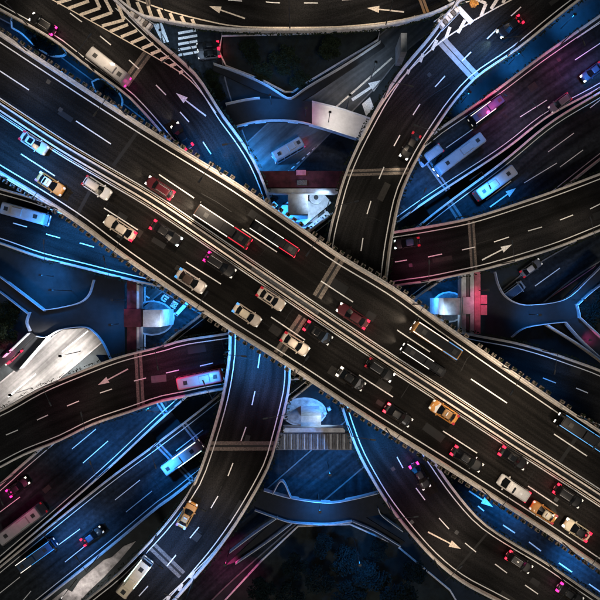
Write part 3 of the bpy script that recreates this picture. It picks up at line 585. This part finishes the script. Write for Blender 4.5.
def sedan(t, body, roof, head, tail, hatch=False, sun=False, L=4.4, Wd=1.76, sign=False, hood=None, trunk=None):
    k = L/4.75
    def bm():
        lv = [(L-.35, Wd-.16, .35, .22, 0), (L-.05, Wd, .5, .42, 0), (L, Wd, .55, .62, 0), (L-.08, Wd-.04, .55, .78, 0), (L-.3, Wd-.16, .5, .90, -.02), (L-.8, Wd-.42, .5, .95, -.05)]
        return mesh('body', *shell(lv), body, True)
    link('body', cached(('sbody', body.name, L, Wd), bm), t)
    xb, xf, rb_, rf_ = (-2.08*k, 1.08*k, -1.72*k, .36*k) if hatch else (-1.72*k, 1.02*k, -1.05*k, .28*k); hb_, ht = Wd/2-.16, Wd/2-.34
    link('roof', cached(('roof', roof.name, L, Wd, hatch), lambda: mesh('roof', *shell([(rf_-rb_+.1, ht*2+.06, .22, 1.38, (rf_+rb_)/2), (rf_-rb_, ht*2, .2, 1.43, (rf_+rb_)/2), (rf_-rb_-.35, ht*2-.3, .15, 1.455, (rf_+rb_)/2)]), roof, True)), t)
    g_ = GLASS
    link('windshield', quad_me('windshield', g_, [(xf,-hb_,.93),(xf+.1,0,.95),(xf,hb_,.93),(rf_+.02,ht,1.40),(rf_+.1,0,1.42),(rf_+.02,-ht,1.40)], ((0,1,4,5),(1,2,3,4))), t)
    link('rear_window', quad_me('rear_window', g_, [(xb,hb_,.93),(xb-.08,0,.95),(xb,-hb_,.93),(rb_-.02,-ht,1.40),(rb_-.08,0,1.42),(rb_-.02,ht,1.40)], ((0,1,4,5),(1,2,3,4))), t)
    for s in (-1, 1):
        link('side_window', quad_me('side_window', g_, [(xb+.1,s*hb_,.93),(xf-.1,s*hb_,.93),(rf_,s*ht,1.40),(rb_,s*ht,1.40)]), t)
        for j_, (xa, xc, rr) in enumerate(((xf, rf_+.03, .045), (xb, rb_-.03, .06), (-.35*k, -.35*k, .035))):
            link('pillar', cached(('pil', s, j_, body.name, L, Wd, hatch), lambda: MB().tube((xa,s*(hb_+.01),.92), (xc,s*(ht+.01),1.41), rr, n=6).me('pillar', body)), t)
        link('mirror', box_me('mirror', body, (xf-.12, s*(Wd/2+.02), .95), (.14,.24,.13)), t)
        link('headlight', box_me('headlight', head, (L/2-.24, s*(Wd/2-.32), .78), (.44,.32,.22), .9), t)
        link('taillight', box_me('taillight', tail, (-L/2+.26, s*(Wd/2-.25), .83), (.5,.36,.22), .9), t)
        for x in (1.45*k, -1.42*k): wheel(t, x, s*(Wd/2-.12))
    link('grille', box_me('grille', DARKST, (L/2-.02, 0, .55), (.06,.9,.2)), t)
    link('number_plate', box_me('number_plate', CP['white'], (-L/2+.0, 0, .55), (.04,.45,.13)), t)
    if sun: link('sunroof', box_me('sunroof', GLASS, ((rf_+rb_)/2+.1, 0, 1.462), (.7,.75,.02)), t)
    if hatch:
        for s in (-1, 1): link('roof_rail', box_me('roof_rail', STEEL, ((rf_+rb_)/2, s*(ht-.08), 1.48), (abs(rf_-rb_)-.3,.05,.05)), t)
    if sign: link('roof_sign', box_me('roof_sign', CP['white'], (-.25, 0, 1.53), (.22,.62,.15), .8), t)
    if hood: link('hood', cached(('hood', hood.name, L), lambda: mesh('hood', [(L/2-.3,-.72,.89),(L/2-.22,0,.92),(L/2-.3,.72,.89),(1.1*k,.76,.965),(1.1*k,0,.99),(1.1*k,-.76,.965)], [(0,1,4,5),(1,2,3,4)], hood, True)), t)
    if trunk: link('trunk_lid', cached(('trunk', trunk.name, L), lambda: mesh('trunk_lid', [(-L/2+.3,.72,.90),(-L/2+.25,0,.92),(-L/2+.3,-.72,.90),(-1.8*k,-.76,.965),(-1.8*k,0,.985),(-1.8*k,.76,.965)], [(0,1,4,5),(1,2,3,4)], trunk, True)), t)
def van(t, body, roof, head, tail, L=4.7, Wd=1.8, H=2.05):
    link('body', cached(('vbody', body.name, L), lambda: mesh('body', *shell([(L-.3, Wd-.15, .25, .25, 0), (L, Wd, .35, .5, 0), (L, Wd, .35, .95, 0), (L-.3, Wd-.05, .32, 1.05, -.1), (L-.75, Wd-.12, .3, 1.3, -.22), (L-1.35, Wd-.2, .28, H-.12, -.45), (L-1.5, Wd-.32, .25, H, -.45)]), body, True)), t)
    link('roof', cached(('vroof', roof.name, L), lambda: mesh('roof', *shell([(L-1.7, Wd-.4, .2, H, -.45), (L-1.8, Wd-.5, .2, H+.04, -.45)]), roof, True)), t)
    link('windshield', quad_me('windshield', GLASS, [(L/2-.42,-Wd/2+.2,1.14),(L/2-.36,0,1.14),(L/2-.42,Wd/2-.2,1.14),(L/2-1.05,Wd/2-.26,H-.08),(L/2-1.0,0,H-.05),(L/2-1.05,-Wd/2+.26,H-.08)], ((0,1,4,5),(1,2,3,4))), t)
    for k in range(5): link('roof_rib', box_me('roof_rib', roof, (-1.75+k*.62, 0, H+.055), (.07, Wd-.6, .03)), t)
    for s in (-1, 1):
        link('side_window', quad_me('side_window', GLASS, [(-L/2+.4,s*(Wd/2+.005),1.1),(L/2-1.0,s*(Wd/2+.005),1.1),(L/2-1.4,s*(Wd/2-.08),H-.25),(-L/2+.5,s*(Wd/2-.08),H-.25)]), t)
        link('mirror', box_me('mirror', body, (L/2-.95, s*(Wd/2+.12), 1.2), (.14,.26,.2)), t)
        link('headlight', box_me('headlight', head, (L/2-.10, s*(Wd/2-.32), .78), (.2,.34,.22)), t)
        link('taillight', box_me('taillight', tail, (-L/2+.08, s*(Wd/2-.22), 1.05), (.3,.36,.5)), t)
        for x in (L/2-.95, -L/2+.95): wheel(t, x, s*(Wd/2-.12))
def bus(t, body, roof, head, tail, L=9.0, Wd=2.35, H=2.9, strip_f=None, strip_r=None):
    link('body', cached(('bbody', body.name, L, Wd), lambda: mesh('body', *shell([(L-.1, Wd-.1, .2, .3, 0), (L, Wd, .28, .6, 0), (L, Wd, .28, 1.6, 0), (L-.1, Wd-.06, .28, H-.2, 0), (L-.35, Wd-.35, .25, H, 0)]), body, False)), t)
    link('roof', cached(('broof', roof.name, L, Wd), lambda: mesh('roof', *shell([(L-.5, Wd-.5, .2, H, 0), (L-.6, Wd-.6, .2, H+.05, 0)]), roof, False)), t)
    link('air_conditioner', cached(('ac', roof.name, L), lambda: MB().box((-L*.12,0,H+.16), (L*.24,Wd*.6,.24), 0, .9).me('air_conditioner', roof)), t)
    for x in (L*.3, -L*.36): link('roof_hatch', box_me('roof_hatch', DARKST, (x, 0, H+.08), (.65,.65,.07)), t)
    link('windshield', quad_me('windshield', GLASS, [(L/2+.01,-Wd/2+.15,1.1),(L/2+.01,Wd/2-.15,1.1),(L/2-.05,Wd/2-.2,2.6),(L/2-.05,-Wd/2+.2,2.6)]), t)
    n = max(3, int(L/1.4))
    for s in (-1, 1):
        for k in range(n):
            x = -L/2+.4+(L-.8)*k/n; link('side_window', quad_me('side_window', GLASS, [(x+.06,s*(Wd/2+.01),1.4),(x+(L-.8)/n-.06,s*(Wd/2+.01),1.4),(x+(L-.8)/n-.06,s*(Wd/2-.02),2.4),(x+.06,s*(Wd/2-.02),2.4)]), t)
        link('mirror', box_me('mirror', DARKST, (L/2+.05, s*(Wd/2+.18), 2.2), (.12,.22,.35)), t)
        link('headlight', box_me('headlight', head, (L/2-.02, s*(Wd/2-.4), .8), (.14,.4,.22)), t)
        link('taillight', box_me('taillight', tail, (-L/2+.02, s*(Wd/2-.3), 1.1), (.16,.35,.35)), t)
        if strip_f: link('trail_strip', box_me('trail_strip', strip_f, (L*.16, s*(Wd/2-.14), H-.04), (L*.64,.10,.10)), t)  # glowing strips added along the roof edges in place of light trails
        if strip_r: link('trail_strip', box_me('trail_strip', strip_r, (-L*.33, s*(Wd/2-.14), H-.04), (L*.30,.10,.10)), t)
        for x in (L/2-1.7, -L/2+1.8): wheel(t, x, s*(Wd/2-.16), .45, .28)
def vehicle(kind, px, py, z, hd, label, cat, body='silver', roof=None, head=None, tail=None, beam=0, beamcol=(1,.85,.65), group=None, hgt=.8, **kw):
    q = P(px, py, z+hgt); ang = math.atan2(-hd[1], hd[0]); nm = {'sedan':'car','taxi':'taxi','van':'van','bus':'bus'}[kind]
    t = link(nm, None, loc=(q.x, q.y, z+.015), rz=ang); tag(t, label, cat, group)
    t.scale = (1, rnd.uniform(.97,1.05), rnd.uniform(.97,1.12))
    b = CP[body]; r = CP[roof or body]; h = head or DIM_H; tl = tail or DIM_T
    for k_ in ('hood', 'trunk'):
        if k_ in kw: kw[k_] = CP[kw[k_]]
    if kind in ('sedan', 'taxi'): sedan(t, b, r, h, tl, sign=(kind == 'taxi'), **kw)
    elif kind == 'van': van(t, b, r, h, tl, **kw)
    else: bus(t, b, r, h, tl, **kw)
    if tail in (TAILL, TAILM):
        L_ = kw.get('L', 4.4); ld = bpy.data.lights.new('brake_light', 'POINT'); ld.energy = 9; ld.color = (1,.05,.1) if tail == TAILL else (1,.05,.4); ld.shadow_soft_size = .25
        link('brake_light', ld, t, (-L_/2-.7, 0, .75))
    if beam:
        L_ = kw.get('L', 4.75); ld = bpy.data.lights.new('headlight_beam', 'SPOT'); ld.energy = beam*LAMP; ld.spot_size = math.radians(62); ld.spot_blend = .9; ld.color = beamcol; ld.shadow_soft_size = .1
        lo = link('headlight_beam', ld, t, (L_/2+.1, 0, .8)); lo.rotation_euler = (0, math.radians(-76), 0)
    return t
DIM_H = mat('headlight_glass', (.75,.75,.72), .2, emit=(1,.9,.75), es=.2); DIM_T = mat('taillight_glass', (.25,.02,.03), .25, emit=(1,.03,.06), es=.1)
SE = (.835,.55); NW = (-.835,-.55); V = vehicle
V('sedan',34,143,ZM,SE,'silver car nearest the upper left corner, beside the median','car','silver',sun=True)
V('taxi',50.5,184,ZM,SE,'orange taxi with a white roof near the left edge','taxi','orange','white',hood='orange')
V('sedan',97,188,ZM,SE,'pale silver car behind the orange white roofed taxi','car','white','silver',hatch=True)
V('sedan',120,228,ZM,NW,'cream car with reddened tail beside the lower left parapet','car','beige','beige',tail=TAILL,L=5.0)
V('sedan',166,233,ZM,SE,'black car with a red tail between the cream car and the median','car','black',tail=TAILL,head=HEADB,L=4.9)
V('sedan',220,265,ZM,SE,'black car with a magenta tail beside the long drain grating','car','black',tail=TAILM,L=4.9,hatch=True)
V('sedan',191,281,ZM,SE,'white car with a brown roof next to the lower left parapet','car','silver','brown',tail=STRB,L=4.7)
V('sedan',271,299,ZM,SE,'beige car beside the median at the picture centre','car','beige',sun=True)
V('sedan',247,315,ZM,SE,'beige car with bluish tail next to the parapet, behind the median one','car','beige','cream',tail=STRB)
V('sedan',295,344,ZM,SE,'beige car crossing the bright expansion joint','car','beige','beige')
V('sedan',318,333,ZM,SE,'black car with red tail and bluish nose beside the median below centre','car','black',tail=TAILL,hood='blue',sun=True)
V('sedan',351,379,ZM,SE,'black car with pale front and rear corners beside the parapet','car','black',hood='grey',trunk='grey',tail=STRW)
V('sedan',380,370,ZM,SE,'black car with bright white nose lamps beside the median','car','black',head=HEADL,hood='black',hatch=True)
V('sedan',398,415,ZM,SE,'black car with small red tail lamps ahead of the pale cornered one','car','black',tail=TAILL,L=4.4)
V('taxi',444,412,ZM,NW,'brown orange taxi with a white hood beside the median','taxi','orange','amber',hood='white',trunk='orange')
V('sedan',467,459,ZM,SE,'black car with red tail lamps beside the lower right part of the parapet','car','black',tail=TAILL,L=5.0,sun=True)
V('sedan',513,458,ZM,SE,'black car with bright red tail beside the median at lower right','car','black','black',tail=TAILL,sun=True)
V('van',513,487.5,ZM,NW,'white van with ribbed roof and red rear corners','van','white','white',tail=TAILL)
V('taxi',543.5,512.5,ZM,NW,'orange taxi with white roof panel behind the white van','taxi','orange','cream',hood='orange',L=4.1)
V('sedan',577,530,ZM,NW,'cream nosed black roofed car with red tail at the lower right','car','cream','black',hood='cream',trunk='crimson',tail=TAILL,head=HEADL,L=4.2,beam=300)
V('sedan',568,496,ZM,SE,'black car with glowing tail lamps beside the median near the right edge','car','black','black',tail=TAILL,hatch=True)
# upper right carriageway: cars, and dark coaches shaped to carry light trail strips
V('bus',222,226,ZM,NW,'long dark coach shaped to carry white and red light trail strips under the warm light pool','coach','brown','black',strip_f=STRW,strip_r=STRR,L=8.8,Wd=1.9,tail=TAILL,head=HEADL,beam=900,hgt=2.9)
V('bus',274,238,ZM,NW,'dark minibus shaped to carry white front and bright red rear light trail strips','minibus','black','black',strip_f=STRW,strip_r=STRR,L=7.6,Wd=1.7,H=2.1,tail=TAILL,head=HEADL,beam=300,hgt=2.3)
V('sedan',160,188,ZM,NW,'dark red car driving beside the median, upper left part','car','darkred','darkred',tail=TAILL,head=HEADL,beam=150,hatch=True)
V('sedan',353,316,ZM,NW,'dark crimson car just past the expansion joint beside the median','car','darkred','darkred',tail=TAILL,head=HEADL,L=5.0,beam=250)
V('bus',438,341,ZM,NW,'dark coach shaped to carry pale blue and amber light trail strips beside the upper right parapet','coach','amber','black',strip_f=STRW,strip_r=STRB,L=7.6,Wd=1.75,tail=STRW,head=HEADL,beam=500,hgt=2.9)  # amber body colour stands for an orange glow
V('bus',425,361,ZM,NW,'dark narrow coach shaped to carry thin pale light trail strips beside the median','coach','black','black',strip_f=STRW,L=7.0,Wd=1.6,H=2.1,head=HEADL,beam=400,hgt=2.4)
V('bus',584,434,ZM,NW,'dark coach shaped to carry blue and amber light trail strips at the right edge','coach','black','black',strip_f=STRB,strip_r=STRB,L=7.4,Wd=2.0,H=2.4,head=HEADL,hgt=2.4)
# ramps
V('bus',106,64,ZB,(-.78,-.60),'white bus with pink rear on the upper left ramp','bus','dullwhite','dullwhite',L=7.0,tail=TAILM,hgt=2.9,Wd=2.05)
V('sedan',43,24,ZB,(-.83,-.55),'dark car with long red tail lamps on the upper left ramp near the corner','car','black',tail=TAILM,head=HEADL,hatch=True)
V('sedan',182,136,ZB,(-.55,-.83),'black car beside the inner parapet of the upper left ramp','car','black',head=HEADL,tail=TAILL,beam=125)
V('sedan',510,27,ZB,(-.8,.58),'dark car with cool greenish headlights on the upper right ramp','car','black',head=HEADB,beam=300,beamcol=(.6,1,.9),tail=TAILL)
V('sedan',410,146,ZB,(-.5,.86),'black car with bright white headlights on the upper right ramp near the bend','car','black',head=HEADL,beam=300)
V('taxi',187,515,ZB,(.48,-.88),'orange taxi with pale tail on the lower left ramp','taxi','orange','orange',trunk='white')
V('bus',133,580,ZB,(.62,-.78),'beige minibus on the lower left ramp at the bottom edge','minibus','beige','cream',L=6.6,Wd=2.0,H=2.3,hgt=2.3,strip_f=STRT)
V('sedan',420,476,ZB,(.5,.87),'black car with magenta tail on the lower right ramp just below the highway','car','black',tail=TAILM)
V('sedan',519,562,ZB,(.83,.56),'black car with red tail lamps on the lower right ramp','car','black','black',tail=TAILL,hatch=True)
V('sedan',570,594,ZB,(.83,.56),'dark car with magenta tail at the bottom right edge','car','black',tail=TAILM)
V('sedan',407,243,ZE,(-.99,.12),'dark car with teal headlights emerging from below the right ramp','car','black',head=HEADB,roof='blue')
V('bus',22,213,ZE,(.96,.26),'white and blue bus on the blue lit ramp at the left edge','bus','paleblue','dullwhite',L=7.6,hgt=2.9,Wd=2.05)
V('bus',199,380,ZE,(-.98,.2),'pink and white bus on the lower left underpass ramp','bus','pink','dullwhite',L=7.6,hgt=2.9,tail=STRB,Wd=2.05)
# lower highway
NEd = (.8,-.58); SWd = (-.8,.6)
V('bus',461,153,ZH,SWd,'long pale blue bus on the lower highway right of the upper right ramp','bus','paleblue','paleblue',L=10,hgt=2.9,head=HEADB,Wd=2.05)
V('van',430,156,ZH,SWd,'pale blue van beside the bend of the upper right ramp','van','paleblue','paleblue')
V('bus',497,182,ZH,NEd,'pale bus beside the white arrow on the lower highway','bus','paleblue','dullwhite',L=8.0,hgt=2.9,Wd=2.05)
V('bus',488,109,ZH,SWd,'dark minibus with two pale light trail strips beside the magenta lit parapet','minibus','black','blue',strip_f=STRW,L=6.8,Wd=1.9,H=2.3,hgt=2.3,tail=TAILM)
V('sedan',560,103,ZH,SWd,'grey car on the lower highway near the right edge','car','grey',hatch=True)
V('sedan',592,72,ZH,SWd,'blue grey car at the right edge of the lower highway','car','blue',head=HEADB)
V('bus',181,459,ZH,NEd,'pale bus beside the inner parapet of the lower left ramp','bus','paleblue','dullwhite',L=7.8,hgt=2.9,strip_f=STRT,Wd=2.05)
V('bus',19,526,ZH,SWd,'grey violet bus at the left edge of the lower highway','bus','grey','dullwhite',L=9.0,hgt=2.9)
V('sedan',18,487,ZH,NEd,'dark car with magenta tail lamps at the left edge','car','black',tail=TAILM,head=STRW)
V('bus',35,557,ZH,NEd,'dark blue minibus with two pale light trail strips near the lower left corner','minibus','blue','blue',strip_f=STRB,strip_r=STRW,L=7.5,Wd=1.9,H=2.3,hgt=2.3)
V('sedan',92,536,ZH,NEd,'black car on the lower highway left of the lower left ramp','car','black',tail=TAILL,roof='blue')
# street level
V('bus',288,149,.12,(-.86,.5),'blue and white bus on the street below the lit footbridge','bus','paleblue','dullwhite',L=6.4,hgt=2.9,tail=TAILM,Wd=2.05)
V('sedan',208,46,.12,(-.99,.1),'black car waiting beside the zebra crossing','car','black',tail=TAILL)
V('sedan',209,54,.12,(-.99,.1),'second black car waiting below the first at the zebra crossing','car','grey','black',tail=TAILL)
V('sedan',531,268,.12,NEd,'grey car under the right ramp on the side street','car','grey','silver',L=4.6)
V('van',513,291,.12,NEd,'pale blue van beside the curved footbridge rail','van','paleblue','blue')
V('sedan',12,355,.12,(-.75,.66),'dark red car below the footbridge stairs at the left edge','car','crimson',tail=TAILL)
V('sedan',299,381,.12,NEd,'white and red car peeping out below the highway, bottom gap','car','white','blue',tail=TAILL)

# ------------------------------------------------------------------ lamps
WARM = (1,.80,.60); BLUE = (.025,.29,.95); PINK = (1,.06,.32); COOL = (.5,.72,1.0); WHITE = (1,.92,.86)  # BLUE and PINK serve added lamps that stand for unseen LED lighting
HEADM = mat('lamp_lens', (.9,.9,.85), .3, emit=(1,.9,.75), es=4)
def spot(t, loc, tgt, col, e, size=120, blend=1., soft=.3):
    ld = bpy.data.lights.new('lamp_light', 'SPOT'); ld.energy = e*LAMP; ld.spot_size = math.radians(size); ld.spot_blend = blend; ld.color = col; ld.shadow_soft_size = soft
    o = link('lamp_light', ld, t, loc); o.rotation_euler = (Vector(tgt)-Vector(loc)).to_track_quat('-Z', 'Y').to_euler(); return o
def street_lamp(px, py, z, to, col, e, label, h=9.0, group=None, size=130, nm='street_lamp'):
    if col is BLUE: e *= 2.5  # blue and pink lamps are added to colour the decks
    if col is PINK: e *= .75
    b = P(px, py, z); d = P(*to, z)-b; L = min(d.length, 2.6); d.normalize(); an = math.atan2(d.y, d.x)
    t = link(nm, None, loc=(b.x, b.y, z), rz=an); tag(t, label, 'street lamp', group)
    MB().tube((0,0,0), (0,0,h), .11, .06).build('pole', POLEM, t); MB().tube((0,0,h-.05), (L,0,h+.3), .05, .04, 6).build('arm', POLEM, t)
    hd = MB().box((L+.35,0,h+.3), (.8,.24,.12), 0, .8).build('lamp_head', POLEM, t); MB().box((L+.35,0,h+.225), (.6,.2,.02)).build('lens', HEADM, hd)
    spot(t, (L+.35,0,h+.15), (L+2.5,0,0), col, e, size)
ml = [(30,54,'a'),(128,117,'b'),(222,176,'c'),(318,242,'d'),(412,304,'e'),(500,366,'f'),(574,415,'g')]
nmL = ['nearest the upper left corner','where the upper left ramp dives under','above the warm light pool','beside the bright expansion joint','left of the right pier','above the long dark asphalt stretch','near the right edge']
for i, ((x, y, _), c, e) in enumerate(zip(ml, (WARM,WARM,WARM,WARM,WARM,WARM,WARM), (800,600,4600,800,1000,3000,700))):
    street_lamp(x, y, ZM, (x-40, y+60), c, e, 'street lamp on the upper right parapet, '+nmL[i])
mr_ = [(10,180,BLUE,3200),(60,210,WARM,900),(130,261,WARM,900),(205,311,WARM,700),(295,369,WARM,1000),(385,427,WARM,800),(480,487,WARM,800),(560,540,WARM,800)]
nmR = ['added for blue light at the left edge','beside the orange taxi','beside the cream car','beside the brown roofed car','below the joint crossing car','beside the small black car','left of the white van','beside the last taxi']
for i, (x, y, c, e) in enumerate(mr_): street_lamp(x, y, ZM, (x+40, y-60), c, e, 'street lamp on the lower left parapet, '+nmR[i])
for x, y, to, c, e, lb in ((96,73,(120,45),WARM,900,'lamp on the upper left ramp beside the white bus'),(30,27,(60,5),WARM,700,'lamp on the upper left ramp near the corner'),
    (250,155,(220,160),BLUE,3400,'added blue lamp on the upper left ramp near its dive under the highway'),(190,70,(160,95),PINK,350,'added pink lamp on the upper left ramp beside the arrow'),
    (290,31,(290,0),WARM,1100,'lamp at the middle of the top road'),(385,27,(375,0),WARM,900,'lamp on the top road beside its right arrow'),(170,23,(180,-5),WARM,1100,'lamp at the left gore stripes'),
    (450,12,(480,40),WARM,1400,'lamp at the right gore nose'),(505,58,(465,65),BLUE,2400,'added blue lamp on the upper right ramp below the bright joint'),(383,100,(420,110),PINK,350,'added pink lamp on the inner side of the upper right ramp'),
    (424,146,(385,135),WARM,700,'lamp beside the white headlights on the upper right ramp'),(333,214,(375,205),WARM,600,'lamp above the highway on the right ramp'),
    (230,350,(262,352),BLUE,3800,'added blue lamp on the left ramp just below the highway'),(287,405,(255,410),PINK,450,'added pink lamp below the highway on the left ramp'),(195,484,(230,500),WARM,1000,'lamp beside the orange taxi on the lower left ramp'),
    (158,533,(175,545),BLUE,1400,'added blue lamp at the joint of the lower left ramp'),(195,576,(160,560),WARM,900,'lamp near the bottom of the lower left ramp'),
    (348,425,(385,430),BLUE,3400,'added blue lamp on the right ramp just below the highway'),(387,500,(425,495),PINK,450,'added pink lamp on the lower right ramp'),(433,557,(460,530),WARM,1000,'lamp beside the arrow of the lower right ramp'),(547,563,(525,585),WARM,600,'lamp near the bottom right corner')):
    street_lamp(x, y, ZB, to, c, e, lb, h=8)
for x, y, to, c, e, lb in ((62,263,(62,235),BLUE,3600,'added blue lamp on the lower parapet right of the white and blue bus'),(122,278,(115,250),BLUE,3000,'added blue lamp on the blue lit ramp nearest the highway'),
    (420,282,(420,255),PINK,800,'added pink lamp where the right underpass ramp emerges'),(500,264,(495,235),WARM,450,'lamp beside the arrow of the right underpass ramp'),(575,241,(565,210),WARM,500,'lamp near the right end of the upper underpass ramp'),
    (165,346,(170,375),PINK,1200,'added pink lamp above the patched asphalt'),(60,381,(75,410),PINK,350,'added pink lamp at the left of the lower underpass ramp'),(100,423,(95,395),WARM,400,'lamp below the pale arrow of the lower underpass ramp'),
    (218,392,(205,365),BLUE,400,'added blue lamp at the end of the lower underpass ramp'),(540,350,(535,375),BLUE,500,'added blue lamp on the right end of the lower underpass ramp')):
    street_lamp(x, y, ZE, to, c, e, lb, h=7)
for x, y, to, c, e, lb in ((410,212,(425,180),BLUE,1500,'added blue lamp on the split median right of the ramp'),(470,180,(480,200),BLUE,1700,'added blue lamp above the white arrow'),(530,128,(510,110),COOL,400,'cool lamp on the split median'),
    (480,102,(490,108),PINK,1500,'added magenta lamp on the magenta lit parapet'),(560,45,(565,60),PINK,1500,'added magenta lamp on the parapet near the right edge'),(590,95,(590,60),BLUE,700,'added blue lamp on the median near the right edge'),
    (175,406,(140,400),BLUE,2600,'added blue lamp on the median below the underpass ramp'),(110,467,(100,440),BLUE,1700,'added blue lamp on the median left of the ramp'),(60,520,(80,540),BLUE,1300,'added blue lamp on the lower left median'),
    (15,475,(25,495),PINK,700,'added magenta lamp at the left edge'),(160,440,(170,470),BLUE,1500,'added blue lamp above the pale bus'),(100,554,(85,530),COOL,250,'cool lamp near the lower left corner')):
    street_lamp(x, y, ZH, to, c, e, lb, h=7)
# floodlights and masts added to tint and brighten piers and streets
def added_flood(px, py, z, tgt, tz, col, e, label, size=90):
    if col is BLUE: e *= 2.3
    b = P(px, py, z); q = P(*tgt, tz); t = link('added_floodlight', None, loc=b); tag(t, label, 'added_floodlight')
    MB().tube((0,0,-b.z), (0,0,-.1), .09, .07).build('mast', POLEM, t); MB().box((0,0,0), (.5,.4,.25)).build('lamp_head', DARKST, t)
    spot(t, (0,0,-.25), q-b, col, e, size, soft=.4)
for a in ((520,500,6,(500,520),0,BLUE,3600,'blue floodlight over the street arrow at lower right',140),(585,560,6,(575,570),0,BLUE,3600,'blue floodlight over the lower right street',140),
    (60,70,6,(70,75),0,BLUE,700,'blue floodlight over the upper left street',140),(10,40,6,(5,35),0,BLUE,600,'blue floodlight at the upper left corner',140),(130,115,6,(125,112),0,BLUE,400,'blue floodlight by the small planting bed',140),
    (330,198,14,(305,205),3,COOL,2600,'cool floodlight aimed at the top pier',80),(275,222,9,(300,205),0,BLUE,2600,'blue floodlight left of the top pier',120),(240,160,6,(262,150),0,BLUE,3600,'blue floodlight under the left ramp',140),
    (335,400,14,(308,420),5,COOL,2300,'cool floodlight aimed at the bottom pier',80),(330,475,9,(325,465),0,BLUE,2600,'blue floodlight below the bottom pier',150),(345,395,9,(335,410),0,BLUE,2200,'blue floodlight right of the bottom pier',140),
    (176,330,14,(150,318),6,COOL,1500,'cool floodlight aimed at the left pier',70),(185,300,9,(170,310),0,BLUE,2600,'blue floodlight over the painted characters',150),
    (432,318,14,(452,306),6,COOL,2200,'cool floodlight aimed at the right pier',70),(430,290,8,(430,300),0,BLUE,2200,'blue floodlight left of the right pier',150),(488,290,17,(477,305),11,PINK,420,'pink floodlight aimed at the right pier',75),
    (112,300,14,(130,318),11,PINK,160,'dim pink floodlight aimed at the left pier',80),
    (330,112,11,(342,122),5,WHITE,950,'white floodlight above the pale footbridge deck',110),(350,95,8,(355,90),0,WHITE,500,'white floodlight over the top street',130),(376,62,8,(372,72),0,COOL,700,'cool floodlight over the top street beside the ramp',130),
    (60,356,10,(58,360),0,WHITE,24000,'white floodlight over the bright side street at left',118),(10,395,9,(10,392),0,WHITE,11000,'white floodlight at the left edge of the bright street',118),(306,108,10,(312,116),5,PINK,160,'pink floodlight at the left end of the pale footbridge deck',80),(8,352,7,(5,358),0,PINK,500,'pink floodlight by the left stairs',110),
    (188,40,8,(185,45),0,COOL,800,'cool floodlight over the zebra crossing',120),(160,30,8,(160,34),0,COOL,900,'cool floodlight beside the top gore',90),
    (225,565,8,(226,566),0,PINK,1800,'pink floodlight at the bottom beside the lower left ramp',110),(60,600,8,(88,578),0,WHITE,2200,'white floodlight at the bottom left corner',120),(590,340,7,(590,335),0,PINK,350,'pink floodlight at the right edge',90),
    (517,262,9,(518,280),0,WHITE,120,'dim floodlight over the side street at right',120),(585,300,10,(580,310),0,BLUE,700,'blue floodlight beside the right footbridge',150),(50,290,10,(40,300),0,BLUE,900,'blue floodlight beside the left footbridge',150),
    (110,325,10,(100,325),0,BLUE,500,'blue floodlight over the left footbridge corner',150),(320,512,10,(320,500),0,BLUE,900,'blue floodlight over the bottom footbridge',150),(270,95,10,(275,105),0,BLUE,700,'blue floodlight over the top footbridge',150),(360,565,12,(355,570),0,BLUE,900,'blue floodlight over the grove',150),(540,315,10,(540,310),0,BLUE,500,'blue floodlight over the right footbridge',150)):
    added_flood(*a[:8], size=a[8])
for a in ((470,92,6,(480,88),0,BLUE,1500,'blue floodlight in the ramp to highway gap, lowest of three',150),(520,52,6,(525,50),0,BLUE,2000,'blue floodlight in the ramp to highway gap, middle of three',150),(575,14,6,(580,12),0,BLUE,2000,'blue floodlight in the ramp to highway gap, top of three',150),
    (40,275,6,(45,285),0,BLUE,1500,'blue floodlight below the blue lit ramp at left',150),(445,225,6,(440,232),0,BLUE,900,'blue floodlight in the gap of the split highway, right side',140),(195,330,6,(200,332),0,BLUE,1500,'blue floodlight above the lower underpass ramp near the highway',140),
    (560,385,6,(560,390),0,BLUE,500,'blue floodlight under the right end ramp',140),(235,455,6,(240,455),0,BLUE,900,'blue floodlight under the lower left ramp',140)):
    added_flood(*a[:8], size=a[8])
